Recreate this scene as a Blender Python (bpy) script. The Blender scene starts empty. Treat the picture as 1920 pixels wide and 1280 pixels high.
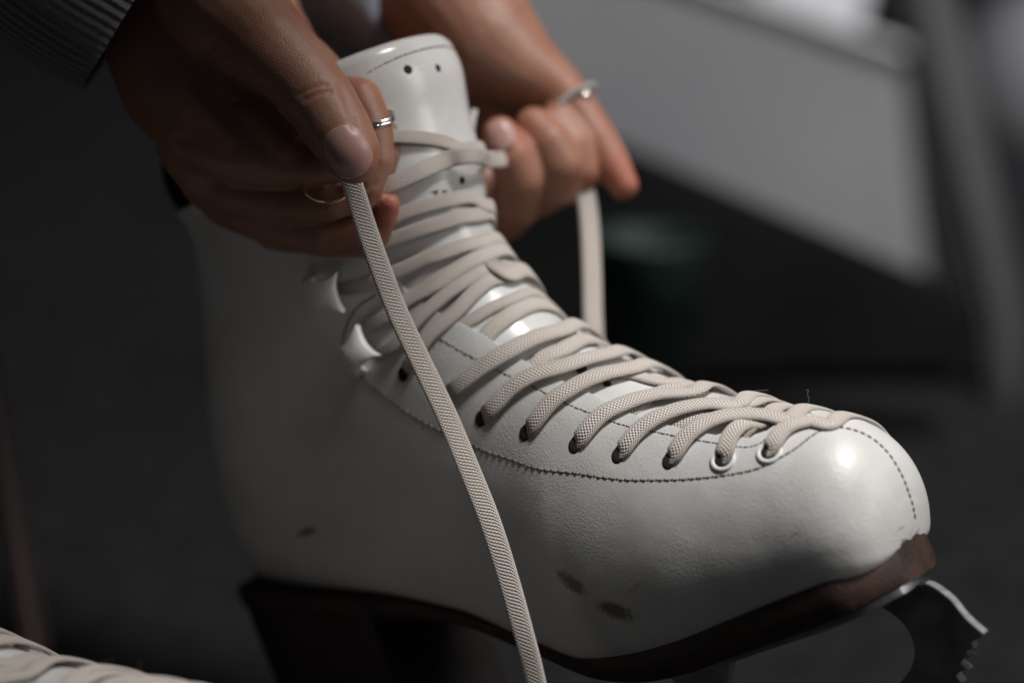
import bpy, bmesh, math, random
import numpy as np
from mathutils import Vector, Matrix
from mathutils.bvhtree import BVHTree
random.seed(4)
scene = bpy.context.scene
COL = scene.collection
R_ = math.radians

# ------------------------------------------------------------------ camera
K = 0.00016                      # metres per photograph pixel on the focus plane
FOC = 0.085
D0 = FOC * (1920 * K) / 0.036    # distance of the reference plane
ALPHA = R_(15)                   # camera looks down by this much
REFP = Vector((0, 0, 0.26))
F = Vector((0, math.cos(ALPHA), -math.sin(ALPHA)))
R = Vector((1, 0, 0))
U = R.cross(F)
CAM = REFP - F * D0
cam_d = bpy.data.cameras.new('camera')
cam_d.lens = FOC * 1000
cam_d.sensor_width = 36
cam_d.clip_start = 0.02
cam_d.clip_end = 60
cam_d.dof.use_dof = True
cam_d.dof.focus_distance = D0 + 0.016
cam_d.dof.aperture_fstop = 3.4
cam = bpy.data.objects.new('camera', cam_d)
COL.objects.link(cam)
cam.location = CAM
cam.rotation_euler = (math.pi / 2 - ALPHA, 0, 0)
scene.camera = cam

# ------------------------------------------------------------------ light
world = bpy.data.worlds.new('World')
scene.world = world
world.use_nodes = True
wb = world.node_tree.nodes['Background']
wb.inputs[0].default_value = (0.75, 0.85, 1.0, 1)
wb.inputs[1].default_value = 0.022


def area(name, loc, target, size, power, color, size_y=None):
    d = bpy.data.lights.new(name, 'AREA')
    d.size = size
    if size_y:
        d.shape = 'RECTANGLE'
        d.size_y = size_y
    d.energy = power
    d.color = color
    o = bpy.data.objects.new(name, d)
    COL.objects.link(o)
    o.location = loc
    o.rotation_euler = (Vector(target) - Vector(loc)).to_track_quat('-Z', 'Y').to_euler()
    return o


area('ceiling_lamp', (0.45, -0.12, 1.50), (0.12, 0.03, 0.25), 0.24, 20, (1.0, 0.975, 0.95), 0.20)
fc_ = area('panel_fill', (1.3, 0.0, 2.4), (0.6, 1.8, 0.25), 0.5, 9, (0.95, 0.97, 1.0))  # added light aimed at the bench panel, no such source in view
fc_.data.spread = math.radians(60)
area('side_fill', (1.05, -0.22, 0.80), (0.0, 0.05, 0.28), 0.60, 4.5, (1.0, 0.95, 0.90))  # added fill from the right to brighten tongue, toe and thumb edge

scene.view_settings.view_transform = 'Standard'
scene.view_settings.look = 'None'
scene.view_settings.gamma = 1
scene.view_settings.exposure = 0
scene.view_settings.use_curve_mapping = False
scene.cycles.use_denoising = True


# ------------------------------------------------------------------ projection helpers
def P(px, py, d=0.0):
    """a pixel of the photograph at depth d (m) behind the reference plane"""
    s = (D0 + d) / D0 * K
    return CAM + F * (D0 + d) + R * ((px - 960) * s) + U * ((640 - py) * s)


def ray(px, py):
    return (F * D0 + R * ((px - 960) * K) + U * ((640 - py) * K)).normalized()


THETA = R_(35)
W = Vector((math.sin(THETA), math.cos(THETA), 0)).normalized()   # across the boot, away from the camera
PLANE0 = P(1560, 795, 0.0)


def PC(px, py):
    """pixel -> point on the boot's centre plane"""
    r = ray(px, py)
    return CAM + r * ((PLANE0 - CAM).dot(W) / r.dot(W))


def depth_scale(p):
    return (p - CAM).dot(F) / D0


# ------------------------------------------------------------------ materials
def mat(name):
    m = bpy.data.materials.new(name)
    m.use_nodes = True
    nt = m.node_tree
    return m, nt, nt.nodes['Principled BSDF']


def N(nt, typ, **kw):
    n = nt.nodes.new(typ)
    for k, v in kw.items():
        if k.startswith('i_'):
            key = k[2:]
            key = int(key) if key.isdigit() else key.replace('_', ' ')
            n.inputs[key].default_value = v
        else:
            setattr(n, k, v)
    return n


def L(nt, a, b):
    nt.links.new(a, b)


def noise_mat(name, c1, c2, scale, rough=0.5, bump=0.0, bscale=None, metallic=0, rough2=None, coat=0, dist=0.0005, sheen=0, detail=5):
    m, nt, b = mat(name)
    tc = N(nt, 'ShaderNodeTexCoord')
    n = N(nt, 'ShaderNodeTexNoise', i_Scale=scale, i_Detail=detail)
    L(nt, tc.outputs['Object'], n.inputs['Vector'])
    cr = N(nt, 'ShaderNodeValToRGB')
    cr.color_ramp.elements[0].position = 0.32
    cr.color_ramp.elements[1].position = 0.68
    cr.color_ramp.elements[0].color = (*c1, 1)
    cr.color_ramp.elements[1].color = (*c2, 1)
    L(nt, n.outputs[0], cr.inputs[0])
    L(nt, cr.outputs[0], b.inputs['Base Color'])
    b.inputs['Roughness'].default_value = rough
    b.inputs['Metallic'].default_value = metallic
    b.inputs['Coat Weight'].default_value = coat
    b.inputs['Sheen Weight'].default_value = sheen
    if rough2 is not None:
        mr = N(nt, 'ShaderNodeMapRange')
        mr.inputs[3].default_value = rough
        mr.inputs[4].default_value = rough2
        L(nt, n.outputs[0], mr.inputs[0])
        L(nt, mr.outputs[0], b.inputs['Roughness'])
    if bump:
        n2 = N(nt, 'ShaderNodeTexNoise', i_Scale=bscale or scale * 4, i_Detail=4)
        L(nt, tc.outputs['Object'], n2.inputs['Vector'])
        bp = N(nt, 'ShaderNodeBump', i_Strength=bump, i_Distance=dist)
        L(nt, n2.outputs[0], bp.inputs['Height'])
        L(nt, bp.outputs[0], b.inputs['Normal'])
    return m


def leather_mat(name, base, grain=0.34, dirt=True, rough=0.36, gscale=2100):
    m, nt, b = mat(name)
    tc = N(nt, 'ShaderNodeTexCoord')
    ob = tc.outputs['Object']
    # broad uneven soiling of the white leather
    n1 = N(nt, 'ShaderNodeTexNoise', i_Scale=22.0, i_Detail=6, i_Roughness=0.6)
    L(nt, ob, n1.inputs['Vector'])
    cr = N(nt, 'ShaderNodeValToRGB')
    cr.color_ramp.elements[0].position = 0.3
    cr.color_ramp.elements[0].color = (base[0] * .80, base[1] * .785, base[2] * .75, 1)
    cr.color_ramp.elements[1].position = 0.62
    cr.color_ramp.elements[1].color = (*base, 1)
    L(nt, n1.outputs[0], cr.inputs[0])
    col = cr.outputs[0]
    # tiny specks
    n3 = N(nt, 'ShaderNodeTexNoise', i_Scale=330.0, i_Detail=3)
    L(nt, ob, n3.inputs['Vector'])
    m3 = N(nt, 'ShaderNodeMapRange')
    m3.inputs[1].default_value = 0.73
    m3.inputs[2].default_value = 0.80
    m3.inputs[3].default_value = 0
    m3.inputs[4].default_value = 0.45
    L(nt, n3.outputs[0], m3.inputs[0])
    mx = N(nt, 'ShaderNodeMix', data_type='RGBA')
    L(nt, m3.outputs[0], mx.inputs['Factor'])
    L(nt, col, mx.inputs['A'])
    mx.inputs['B'].default_value = (0.22, 0.18, 0.14, 1)
    col = mx.outputs['Result']
    # leather grain
    v = N(nt, 'ShaderNodeTexVoronoi', feature='SMOOTH_F1', i_Scale=gscale)
    nv = N(nt, 'ShaderNodeTexNoise', i_Scale=900.0, i_Detail=3, i_Roughness=0.6)
    nl = N(nt, 'ShaderNodeTexNoise', i_Scale=35.0, i_Detail=3)
    for q in (v, nv, nl):
        L(nt, ob, q.inputs['Vector'])
    ad = N(nt, 'ShaderNodeMath', operation='ADD')
    L(nt, v.outputs['Distance'], ad.inputs[0])
    L(nt, nv.outputs[0], ad.inputs[1])
    mu = N(nt, 'ShaderNodeMath', operation='MULTIPLY')
    L(nt, ad.outputs[0], mu.inputs[0])
    mr = N(nt, 'ShaderNodeMapRange')
    mr.inputs[1].default_value = 0.35
    mr.inputs[2].default_value = 0.65
    mr.inputs[3].default_value = 0.25
    mr.inputs[4].default_value = 1.2
    L(nt, nl.outputs[0], mr.inputs[0])
    L(nt, mr.outputs[0], mu.inputs[1])
    height = mu.outputs[0]
    if dirt:
        at = N(nt, 'ShaderNodeAttribute', attribute_name='dirt')
        n4 = N(nt, 'ShaderNodeTexNoise', i_Scale=800.0, i_Detail=5, i_Roughness=0.75)
        L(nt, ob, n4.inputs['Vector'])
        ma = N(nt, 'ShaderNodeMath', operation='ADD')
        L(nt, at.outputs['Fac'], ma.inputs[0])
        L(nt, n4.outputs[0], ma.inputs[1])
        m5 = N(nt, 'ShaderNodeMapRange')
        m5.inputs[1].default_value = 0.93
        m5.inputs[2].default_value = 1.34
        m5.inputs[4].default_value = 0.85
        L(nt, ma.outputs[0], m5.inputs[0])
        mx2 = N(nt, 'ShaderNodeMix', data_type='RGBA')
        L(nt, m5.outputs[0], mx2.inputs['Factor'])
        L(nt, col, mx2.inputs['A'])
        mx2.inputs['B'].default_value = (0.045, 0.032, 0.022, 1)
        col = mx2.outputs['Result']
    L(nt, col, b.inputs['Base Color'])
    n6 = N(nt, 'ShaderNodeTexNoise', i_Scale=60.0, i_Detail=4)
    L(nt, ob, n6.inputs['Vector'])
    m6 = N(nt, 'ShaderNodeMapRange')
    m6.inputs[3].default_value = rough - .1
    m6.inputs[4].default_value = rough + .15
    L(nt, n6.outputs[0], m6.inputs[0])
    L(nt, m6.outputs[0], b.inputs['Roughness'])
    bp = N(nt, 'ShaderNodeBump', i_Strength=grain, i_Distance=0.00035)
    L(nt, height, bp.inputs['Height'])
    # shallow dents and waves of worn leather
    n7 = N(nt, 'ShaderNodeTexNoise', i_Scale=55.0, i_Detail=2)
    L(nt, ob, n7.inputs['Vector'])
    bp2 = N(nt, 'ShaderNodeBump', i_Strength=0.35, i_Distance=0.0012)
    L(nt, n7.outputs[0], bp2.inputs['Height'])
    L(nt, bp2.outputs[0], bp.inputs['Normal'])
    L(nt, bp.outputs[0], b.inputs['Normal'])
    b.inputs['Coat Weight'].default_value = 0.15
    b.inputs['Coat Roughness'].default_value = 0.22
    return m


def lace_mat(name, base):
    m, nt, b = mat(name)
    uv = N(nt, 'ShaderNodeUVMap', uv_map='UVMap')
    sp = N(nt, 'ShaderNodeSeparateXYZ')
    L(nt, uv.outputs[0], sp.inputs[0])       # x,y in millimetres

    def lin(a, bcoef, fn='SINE', off=0.0):
        m1 = N(nt, 'ShaderNodeMath', operation='MULTIPLY', i_1=a)
        L(nt, sp.outputs['X'], m1.inputs[0])
        m2 = N(nt, 'ShaderNodeMath', operation='MULTIPLY_ADD')
        L(nt, sp.outputs['Y'], m2.inputs[0])
        m2.inputs[1].default_value = bcoef
        L(nt, m1.outputs[0], m2.inputs[2])
        s = N(nt, 'ShaderNodeMath', operation=fn)
        L(nt, m2.outputs[0], s.inputs[0])
        return s.outputs[0]
    a = lin(5.4, 5.6)
    c = lin(5.4, -5.6)
    mu0 = N(nt, 'ShaderNodeMath', operation='ADD')
    L(nt, a, mu0.inputs[0])
    L(nt, c, mu0.inputs[1])
    mu = N(nt, 'ShaderNodeMath', operation='MULTIPLY', i_1=0.5)
    L(nt, mu0.outputs[0], mu.inputs[0])
    n = N(nt, 'ShaderNodeTexNoise', i_Scale=1.3, i_Detail=4)
    mp = N(nt, 'ShaderNodeMapping')
    mp.inputs['Scale'].default_value = (0.25, 1.8, 1)
    L(nt, uv.outputs[0], mp.inputs[0])
    L(nt, mp.outputs[0], n.inputs['Vector'])
    ad = N(nt, 'ShaderNodeMath', operation='MULTIPLY_ADD')
    L(nt, n.outputs[0], ad.inputs[0])
    ad.inputs[1].default_value = 0.7
    L(nt, mu.outputs[0], ad.inputs[2])
    bp = N(nt, 'ShaderNodeBump', i_Strength=0.9, i_Distance=0.00022)
    L(nt, ad.outputs[0], bp.inputs['Height'])
    L(nt, bp.outputs[0], b.inputs['Normal'])
    # yarn colour: darker in the gaps between the yarns
    mr = N(nt, 'ShaderNodeMapRange')
    mr.inputs[1].default_value = -0.45
    mr.inputs[2].default_value = 0.6
    L(nt, mu.outputs[0], mr.inputs[0])
    mx = N(nt, 'ShaderNodeMix', data_type='RGBA')
    mx.inputs['A'].default_value = (base[0] * .58, base[1] * .52, base[2] * .49, 1)
    mx.inputs['B'].default_value = (*base, 1)
    L(nt, mr.outputs[0], mx.inputs['Factor'])
    tc = N(nt, 'ShaderNodeTexCoord')
    n2 = N(nt, 'ShaderNodeTexNoise', i_Scale=60.0, i_Detail=4)
    L(nt, tc.outputs['Object'], n2.inputs['Vector'])
    mr2 = N(nt, 'ShaderNodeMapRange')
    mr2.inputs[1].default_value = 0.4
    mr2.inputs[2].default_value = 0.75
    mr2.inputs[4].default_value = 0.4
    L(nt, n2.outputs[0], mr2.inputs[0])
    mx2 = N(nt, 'ShaderNodeMix', data_type='RGBA')
    L(nt, mr2.outputs[0], mx2.inputs['Factor'])
    L(nt, mx.outputs['Result'], mx2.inputs['A'])
    mx2.inputs['B'].default_value = (base[0] * .7, base[1] * .62, base[2] * .55, 1)
    # grime rubbed into the first millimetres at the eyelet
    mg = N(nt, 'ShaderNodeMapRange')
    mg.inputs[1].default_value = 2.0
    mg.inputs[2].default_value = 9.0
    mg.inputs[3].default_value = 0.55
    mg.inputs[4].default_value = 0.0
    L(nt, sp.outputs['X'], mg.inputs[0])
    mx3 = N(nt, 'ShaderNodeMix', data_type='RGBA')
    L(nt, mg.outputs[0], mx3.inputs['Factor'])
    L(nt, mx2.outputs['Result'], mx3.inputs['A'])
    mx3.inputs['B'].default_value = (0.26, 0.19, 0.145, 1)
    L(nt, mx3.outputs['Result'], b.inputs['Base Color'])
    b.inputs['Roughness'].default_value = 0.8
    b.inputs['Sheen Weight'].default_value = 0.25
    return m


def skin_mat(name, base):
    m, nt, b = mat(name)
    tc = N(nt, 'ShaderNodeTexCoord')
    n = N(nt, 'ShaderNodeTexNoise', i_Scale=45.0, i_Detail=5)
    L(nt, tc.outputs['Object'], n.inputs['Vector'])
    cr = N(nt, 'ShaderNodeValToRGB')
    cr.color_ramp.elements[0].position = 0.3
    cr.color_ramp.elements[1].position = 0.7
    cr.color_ramp.elements[0].color = (base[0] * .80, base[1] * .66, base[2] * .60, 1)
    cr.color_ramp.elements[1].color = (base[0] * 1.1, base[1] * 1.12, base[2] * 1.1, 1)
    L(nt, n.outputs[0], cr.inputs[0])
    at = N(nt, 'ShaderNodeAttribute', attribute_name='flush')
    mf = N(nt, 'ShaderNodeMix', data_type='RGBA')
    L(nt, at.outputs['Fac'], mf.inputs['Factor'])
    L(nt, cr.outputs[0], mf.inputs['A'])
    mf.inputs['B'].default_value = (base[0] * 1.2, base[1] * .72, base[2] * .66, 1)
    L(nt, mf.outputs['Result'], b.inputs['Base Color'])
    b.inputs['Subsurface Weight'].default_value = 0.35
    b.inputs['Subsurface Radius'].default_value = (1.0, 0.35, 0.2)
    b.inputs['Subsurface Scale'].default_value = 0.004
    b.inputs['Roughness'].default_value = 0.48
    v = N(nt, 'ShaderNodeTexVoronoi', feature='DISTANCE_TO_EDGE', i_Scale=1100.0)
    n2 = N(nt, 'ShaderNodeTexNoise', i_Scale=260.0, i_Detail=5)
    L(nt, tc.outputs['Object'], v.inputs['Vector'])
    L(nt, tc.outputs['Object'], n2.inputs['Vector'])
    ad = N(nt, 'ShaderNodeMath', operation='MULTIPLY_ADD', i_1=1.6)
    L(nt, n2.outputs[0], ad.inputs[0])
    L(nt, v.outputs[0], ad.inputs[2])
    bp = N(nt, 'ShaderNodeBump', i_Strength=0.35, i_Distance=0.0004)
    L(nt, ad.outputs[0], bp.inputs['Height'])
    L(nt, bp.outputs[0], b.inputs['Normal'])
    return m


def rib_mat(name, base, freq, axis):
    m, nt, b = mat(name)
    tc = N(nt, 'ShaderNodeTexCoord')
    uv = N(nt, 'ShaderNodeUVMap', uv_map='UVMap')
    sp = N(nt, 'ShaderNodeSeparateXYZ')
    L(nt, uv.outputs[0], sp.inputs[0])
    m1 = N(nt, 'ShaderNodeMath', operation='MULTIPLY', i_1=freq)
    L(nt, sp.outputs[axis], m1.inputs[0])
    s = N(nt, 'ShaderNodeMath', operation='SINE')
    L(nt, m1.outputs[0], s.inputs[0])
    n = N(nt, 'ShaderNodeTexNoise', i_Scale=900.0, i_Detail=4)
    L(nt, tc.outputs['Object'], n.inputs['Vector'])
    ad = N(nt, 'ShaderNodeMath', operation='ADD')
    L(nt, s.outputs[0], ad.inputs[0])
    L(nt, n.outputs[0], ad.inputs[1])
    bp = N(nt, 'ShaderNodeBump', i_Strength=0.9, i_Distance=0.0007)
    L(nt, ad.outputs[0], bp.inputs['Height'])
    L(nt, bp.outputs[0], b.inputs['Normal'])
    mx = N(nt, 'ShaderNodeMix', data_type='RGBA')
    mx.inputs['A'].default_value = (base[0] * .6, base[1] * .6, base[2] * .6, 1)
    mx.inputs['B'].default_value = (base[0] * 1.3, base[1] * 1.3, base[2] * 1.3, 1)
    L(nt, n.outputs[0], mx.inputs['Factor'])
    L(nt, mx.outputs['Result'], b.inputs['Base Color'])
    b.inputs['Roughness'].default_value = 0.95
    b.inputs['Sheen Weight'].default_value = 0.3
    return m


M_LEATHER = leather_mat('white_leather', (0.70, 0.70, 0.69))
M_TONGUE = leather_mat('tongue_leather', (0.72, 0.72, 0.72), grain=0.10, dirt=False, rough=0.2)
M_LACE = lace_mat('cotton_lace', (0.83, 0.785, 0.735))
M_THREAD = noise_mat('thread', (0.13, 0.08, 0.05), (0.36, 0.26, 0.19), 900, rough=0.8)
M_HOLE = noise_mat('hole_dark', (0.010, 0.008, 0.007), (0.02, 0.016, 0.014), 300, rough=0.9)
M_ENAMEL = noise_mat('white_enamel', (0.76, 0.76, 0.75), (0.84, 0.84, 0.83), 160, rough=0.42, bump=0.15, bscale=500, coat=0.1)
M_SOLE = noise_mat('sole_leather', (0.010, 0.0045, 0.003), (0.045, 0.019, 0.010), 90, rough=0.5, bump=0.5, bscale=500, rough2=0.7)
M_HEEL = noise_mat('heel_leather', (0.012, 0.006, 0.005), (0.03, 0.012, 0.009), 60, rough=0.6, bump=0.4, bscale=400)
M_STEEL = noise_mat('steel', (0.22, 0.225, 0.24), (0.36, 0.37, 0.39), 120, rough=0.30, metallic=1.0, rough2=0.45, bump=0.15, bscale=700)
M_LIT_EDGE = noise_mat('lit_edge_steel', (0.26, 0.265, 0.28), (0.42, 0.43, 0.45), 300, rough=0.45, metallic=0.8, rough2=0.6, bump=0.3, bscale=900)
M_SKIN = skin_mat('skin', (0.32, 0.170, 0.118))
M_NAIL = noise_mat('nail_pink', (0.42, 0.235, 0.205), (0.48, 0.28, 0.25), 60, rough=0.38)
M_SILVER = noise_mat('silver', (0.70, 0.70, 0.70), (0.85, 0.85, 0.84), 900, rough=0.18, metallic=1.0, bump=0.3, bscale=1500)
M_STONE = noise_mat('clear_stone', (0.35, 0.34, 0.33), (0.6, 0.6, 0.58), 900, rough=0.15)
M_GOLD = noise_mat('gold', (0.75, 0.50, 0.28), (0.85, 0.62, 0.36), 400, rough=0.2, metallic=1.0)
M_RIB = rib_mat('ribbed_knit', (0.15, 0.152, 0.17), 420.0, 'X')
M_JERSEY = noise_mat('jersey', (0.17, 0.19, 0.24), (0.36, 0.39, 0.47), 60, rough=0.95, bump=0.6, bscale=1200, sheen=0.3)
M_BLACKWOOL = noise_mat('black_wool', (0.006, 0.006, 0.007), (0.014, 0.014, 0.016), 200, rough=1.0, bump=1.0, bscale=600, dist=0.001)
M_FLOOR = noise_mat('rubber_floor', (0.008, 0.008, 0.009), (0.018, 0.018, 0.020), 60, rough=0.75, bump=0.9, bscale=260, dist=0.002)


M_FLOOR.node_tree.nodes['Principled BSDF'].inputs['Specular IOR Level'].default_value = .2
M_BLACKWOOL.node_tree.nodes['Principled BSDF'].inputs['Specular IOR Level'].default_value = .1
# ------------------------------------------------------------------ object helpers
def props(o, label=None, cat=None, group=None, kind=None):
    if label: o['label'] = label
    if cat: o['category'] = cat
    if group: o['group'] = group
    if kind: o['kind'] = kind
    return o


def empty(name, loc, label, cat, group=None):
    o = bpy.data.objects.new(name, None)
    COL.objects.link(o)
    o.location = loc
    o.empty_display_size = 0.02
    return props(o, label, cat, group)


def link(o, parent=None):
    COL.objects.link(o)
    if parent is not None:
        o.parent = parent
        # shapes are modelled in world coordinates: undo the parent chain
        off = Vector((0, 0, 0))
        p = parent
        while p is not None:
            off += p.location
            p = p.parent
        o.location = -off
    return o


def mesh_obj(name, verts, faces, m, parent=None, smooth=True, uvs=None):
    me = bpy.data.meshes.new(name)
    me.from_pydata([tuple(v) for v in verts], [], faces)
    me.update()
    if uvs is not None:
        ul = me.uv_layers.new(name='UVMap')
        for lp in me.loops:
            ul.data[lp.index].uv = uvs[lp.vertex_index]
    if smooth:
        me.polygons.foreach_set('use_smooth', [True] * len(me.polygons))
    me.materials.append(m)
    return link(bpy.data.objects.new(name, me), parent)


def bm_obj(name, bm, m, parent=None, smooth=True):
    me = bpy.data.meshes.new(name)
    bmesh.ops.recalc_face_normals(bm, faces=bm.faces)
    bm.to_mesh(me)
    bm.free()
    if smooth:
        me.polygons.foreach_set('use_smooth', [True] * len(me.polygons))
    me.materials.append(m)
    return link(bpy.data.objects.new(name, me), parent)


def mod(o, typ, **kw):
    md = o.modifiers.new(typ.lower(), typ)
    for k, v in kw.items():
        setattr(md, k, v)
    return md


def pchip(xs, ys, x):
    xs = np.asarray(xs, float); ys = np.asarray(ys, float); x = np.asarray(x, float)
    h = np.diff(xs); dl = np.diff(ys) / h
    m = np.zeros_like(ys)
    for i in range(1, len(xs) - 1):
        if dl[i - 1] * dl[i] > 0:
            w1 = 2 * h[i] + h[i - 1]; w2 = h[i] + 2 * h[i - 1]
            m[i] = (w1 + w2) / (w1 / dl[i - 1] + w2 / dl[i])
    m[0] = dl[0]; m[-1] = dl[-1]
    i = np.clip(np.searchsorted(xs, x, side='right') - 1, 0, len(xs) - 2)
    t = (x - xs[i]) / h[i]
    return ((2*t**3 - 3*t**2 + 1) * ys[i] + (t**3 - 2*t**2 + t) * h[i] * m[i]
            + (-2*t**3 + 3*t**2) * ys[i+1] + (t**3 - t**2) * h[i] * m[i+1])


def catmull(pts, n):
    """smooth curve through pts (sequence of tuples), n samples"""
    A = np.array([tuple(p) for p in pts], float)
    d = np.r_[0, np.cumsum(np.sqrt(((A[1:] - A[:-1]) ** 2).sum(1)) + 1e-9)]
    x = np.linspace(0, d[-1], n)
    m = np.zeros_like(A)
    for i in range(1, len(A) - 1):
        m[i] = (A[i+1] - A[i-1]) / (d[i+1] - d[i-1])
    m[0] = (A[1] - A[0]) / (d[1] - d[0]); m[-1] = (A[-1] - A[-2]) / (d[-1] - d[-2])
    i = np.clip(np.searchsorted(d, x, side='right') - 1, 0, len(d) - 2)
    h = (d[i+1] - d[i])[:, None]; t = ((x - d[i]) / (d[i+1] - d[i]))[:, None]
    return ((2*t**3 - 3*t**2 + 1) * A[i] + (t**3 - 2*t**2 + t) * h * m[i]
            + (-2*t**3 + 3*t**2) * A[i+1] + (t**3 - t**2) * h * m[i+1])


# ------------------------------------------------------------------ floor and background
FLOOR_Z = (P(470, 1081, 0.12)).z - 0.112


def box(name, lo, hi, m, parent=None, bevel=0.003, rot=None):
    bm = bmesh.new()
    bmesh.ops.create_cube(bm, size=1)
    lo = Vector(lo); hi = Vector(hi)
    for v in bm.verts:
        v.co = Vector(((lo.x + hi.x) / 2 + v.co.x * (hi.x - lo.x), (lo.y + hi.y) / 2 + v.co.y * (hi.y - lo.y), (lo.z + hi.z) / 2 + v.co.z * (hi.z - lo.z)))
    if bevel:
        bmesh.ops.bevel(bm, geom=bm.edges[:], offset=bevel, segments=3, affect='EDGES')
    return bm_obj(name, bm, m, parent, smooth=False)


fl = mesh_obj('floor', [(-12, -6, FLOOR_Z), (12, -6, FLOOR_Z), (12, 14, FLOOR_Z), (-12, 14, FLOOR_Z)], [(0, 1, 2, 3)], M_FLOOR, smooth=False)
props(fl, kind='structure')
M_WALL = noise_mat('dark_wall', (0.035, 0.036, 0.04), (0.055, 0.056, 0.06), 3, rough=0.8, bump=0.3, bscale=80)
wl = mesh_obj('back_wall', [(-12, 7, FLOOR_Z), (12, 7, FLOOR_Z), (12, 7, 4), (-12, 7, 4), (-12, 7.2, FLOOR_Z), (12, 7.2, FLOOR_Z), (12, 7.2, 4), (-12, 7.2, 4)],
              [(0, 1, 2, 3), (5, 4, 7, 6), (3, 2, 6, 7), (1, 5, 6, 2), (4, 0, 3, 7)], M_WALL, smooth=False)
props(wl, kind='structure')


def slab_px(name, quad, d, thick, m, parent=None, tilt=None, bevel=0.01):
    """a board whose corners stand at these pixels at depth(s) d, with a real thickness"""
    ds = d if isinstance(d, (list, tuple)) else [d] * len(quad)
    front = [P(x, y, dd) for (x, y), dd in zip(quad, ds)]
    n = (front[1] - front[0]).cross(front[3] - front[0]).normalized()
    if n.dot(F) < 0: n = -n
    bm = bmesh.new()
    vs = [bm.verts.new(v) for v in front] + [bm.verts.new(v + n * thick) for v in front]
    k = len(quad)
    bm.faces.new(vs[:k]); bm.faces.new(vs[k:][::-1])
    for i in range(k):
        bm.faces.new((vs[i], vs[(i + 1) % k], vs[k + (i + 1) % k], vs[k + i]))
    bmesh.ops.recalc_face_normals(bm, faces=bm.faces)
    if bevel:
        bmesh.ops.bevel(bm, geom=bm.edges[:], offset=bevel, segments=3, affect='EDGES')
    return bm_obj(name, bm, m, parent, smooth=False)


M_PANEL = noise_mat('grey_board', (0.14, 0.14, 0.155), (0.22, 0.22, 0.218), 3.5, rough=0.5, rough2=0.6)
M_GLINT = noise_mat('painted_glint', (0.6, 0.62, 0.6), (0.75, 0.76, 0.75), 8, rough=0.35)  # pale non-metal colour stands in for the glint of the metal edge
M_BLACK = noise_mat('matte_black', (0.004, 0.004, 0.004), (0.008, 0.008, 0.008), 10, rough=0.9)
M_BLACK.node_tree.nodes['Principled BSDF'].inputs['Specular IOR Level'].default_value = .1
M_GREEN = noise_mat('green_plastic', (0.004, 0.016, 0.013), (0.006, 0.024, 0.019), 10, rough=0.6)
M_POST = noise_mat('painted_post', (0.04, 0.04, 0.042), (0.06, 0.06, 0.063), 10, rough=0.5)
M_WHITE = noise_mat('white_plastic', (0.6, 0.6, 0.63), (0.7, 0.7, 0.73), 6, rough=0.4)

c = P(1300, 330, 0.58)
bench = empty('bench', (c.x, c.y, FLOOR_Z), 'blurred grey board bench behind the skate, its metal top edge painted with a pale glint', 'bench')
slab_px('panel', [(640, -260), (1692, 105), (1740, 568), (640, 90)], [1.05, 1.0, 1.0, 1.05], 0.03, M_PANEL, bench)
slab_px('edge_trim', [(636, -278), (1704, 88), (1700, 104), (640, -262)], [1.04, 0.99, 0.99, 1.04], 0.035, M_GLINT, bench, bevel=0.002)
slab_px('under_bench_shade', [(640, 40), (1840, 560), (1820, 720), (640, 740)], [0.66, 0.62, 0.62, 0.66], 0.03, M_BLACK, bench)  # black sheet standing in for the shade under the bench
post = slab_px('post', [(1690, -60), (1790, -60), (1930, 620), (1880, 900), (1850, 600)], 0.72, 0.04, M_POST, None, bevel=0.006)
props(post, 'dark grey slanting post beside the right end of the grey bench', 'post')


def ball_px(name, px, py, d, r, m, parent=None, sc=(1, 1, 1)):
    bm = bmesh.new()
    bmesh.ops.create_icosphere(bm, subdivisions=4, radius=1)
    c = P(px, py, d)
    for v in bm.verts:
        v.co = Vector((c.x + v.co.x * r * sc[0], c.y + v.co.y * r * sc[1], c.z + v.co.z * r * sc[2]))
    return bm_obj(name, bm, m, parent)


def lathe_px(name, px, py, d, prof, m, parent=None, n=40):
    c = P(px, py, d)
    vs = []; fs = []
    for (r, z) in prof:
        for i in range(n):
            a = 2 * math.pi * i / n
            vs.append((c.x + r * math.cos(a), c.y + r * math.sin(a), c.z + z))
    for j in range(len(prof) - 1):
        for i in range(n):
            fs.append((j*n+i, j*n+(i+1) % n, (j+1)*n+(i+1) % n, (j+1)*n+i))
    return mesh_obj(name, vs, fs, m, parent)


# green bin standing under the bench
g = lathe_px('waste_bin', 1215, 560, 0.50, [(0.0, -0.04), (0.024, -0.04), (0.030, 0.03), (0.031, 0.033), (0.029, 0.03), (0.022, -0.035), (0, -0.035)], M_GREEN)
props(g, 'dark green bin, out of focus, under the grey bench', 'bin')
hb = empty('helmet', P(1940, 150, 1.6), 'pale round blurred helmet at the right edge of the picture', 'helmet')
ball_px('shell', 1960, 160, 1.6, 0.085, M_PANEL, hb, (1, 1, 1.15))
box('rim', P(1960, 160, 1.6) - Vector((0.09, 0.09, 0.075)), P(1960, 160, 1.6) + Vector((0.09, 0.09, -0.055)), M_BLACK, hb, 0.008)
tray = empty('white_box', P(1500, -20, 1.2), 'bright white box top behind the grey bench', 'box')
slab_px('lid', [(1360, -90), (1640, -90), (1600, 60), (1420, 25)], [1.35, 1.35, 1.05, 1.05], 0.03, M_WHITE, tray, bevel=0.01)
slab_px('body', [(1380, -60), (1620, -60), (1620, 160), (1400, 120)], [1.40, 1.40, 1.40, 1.40], 0.2, M_POST, tray, bevel=0.01)
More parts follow.
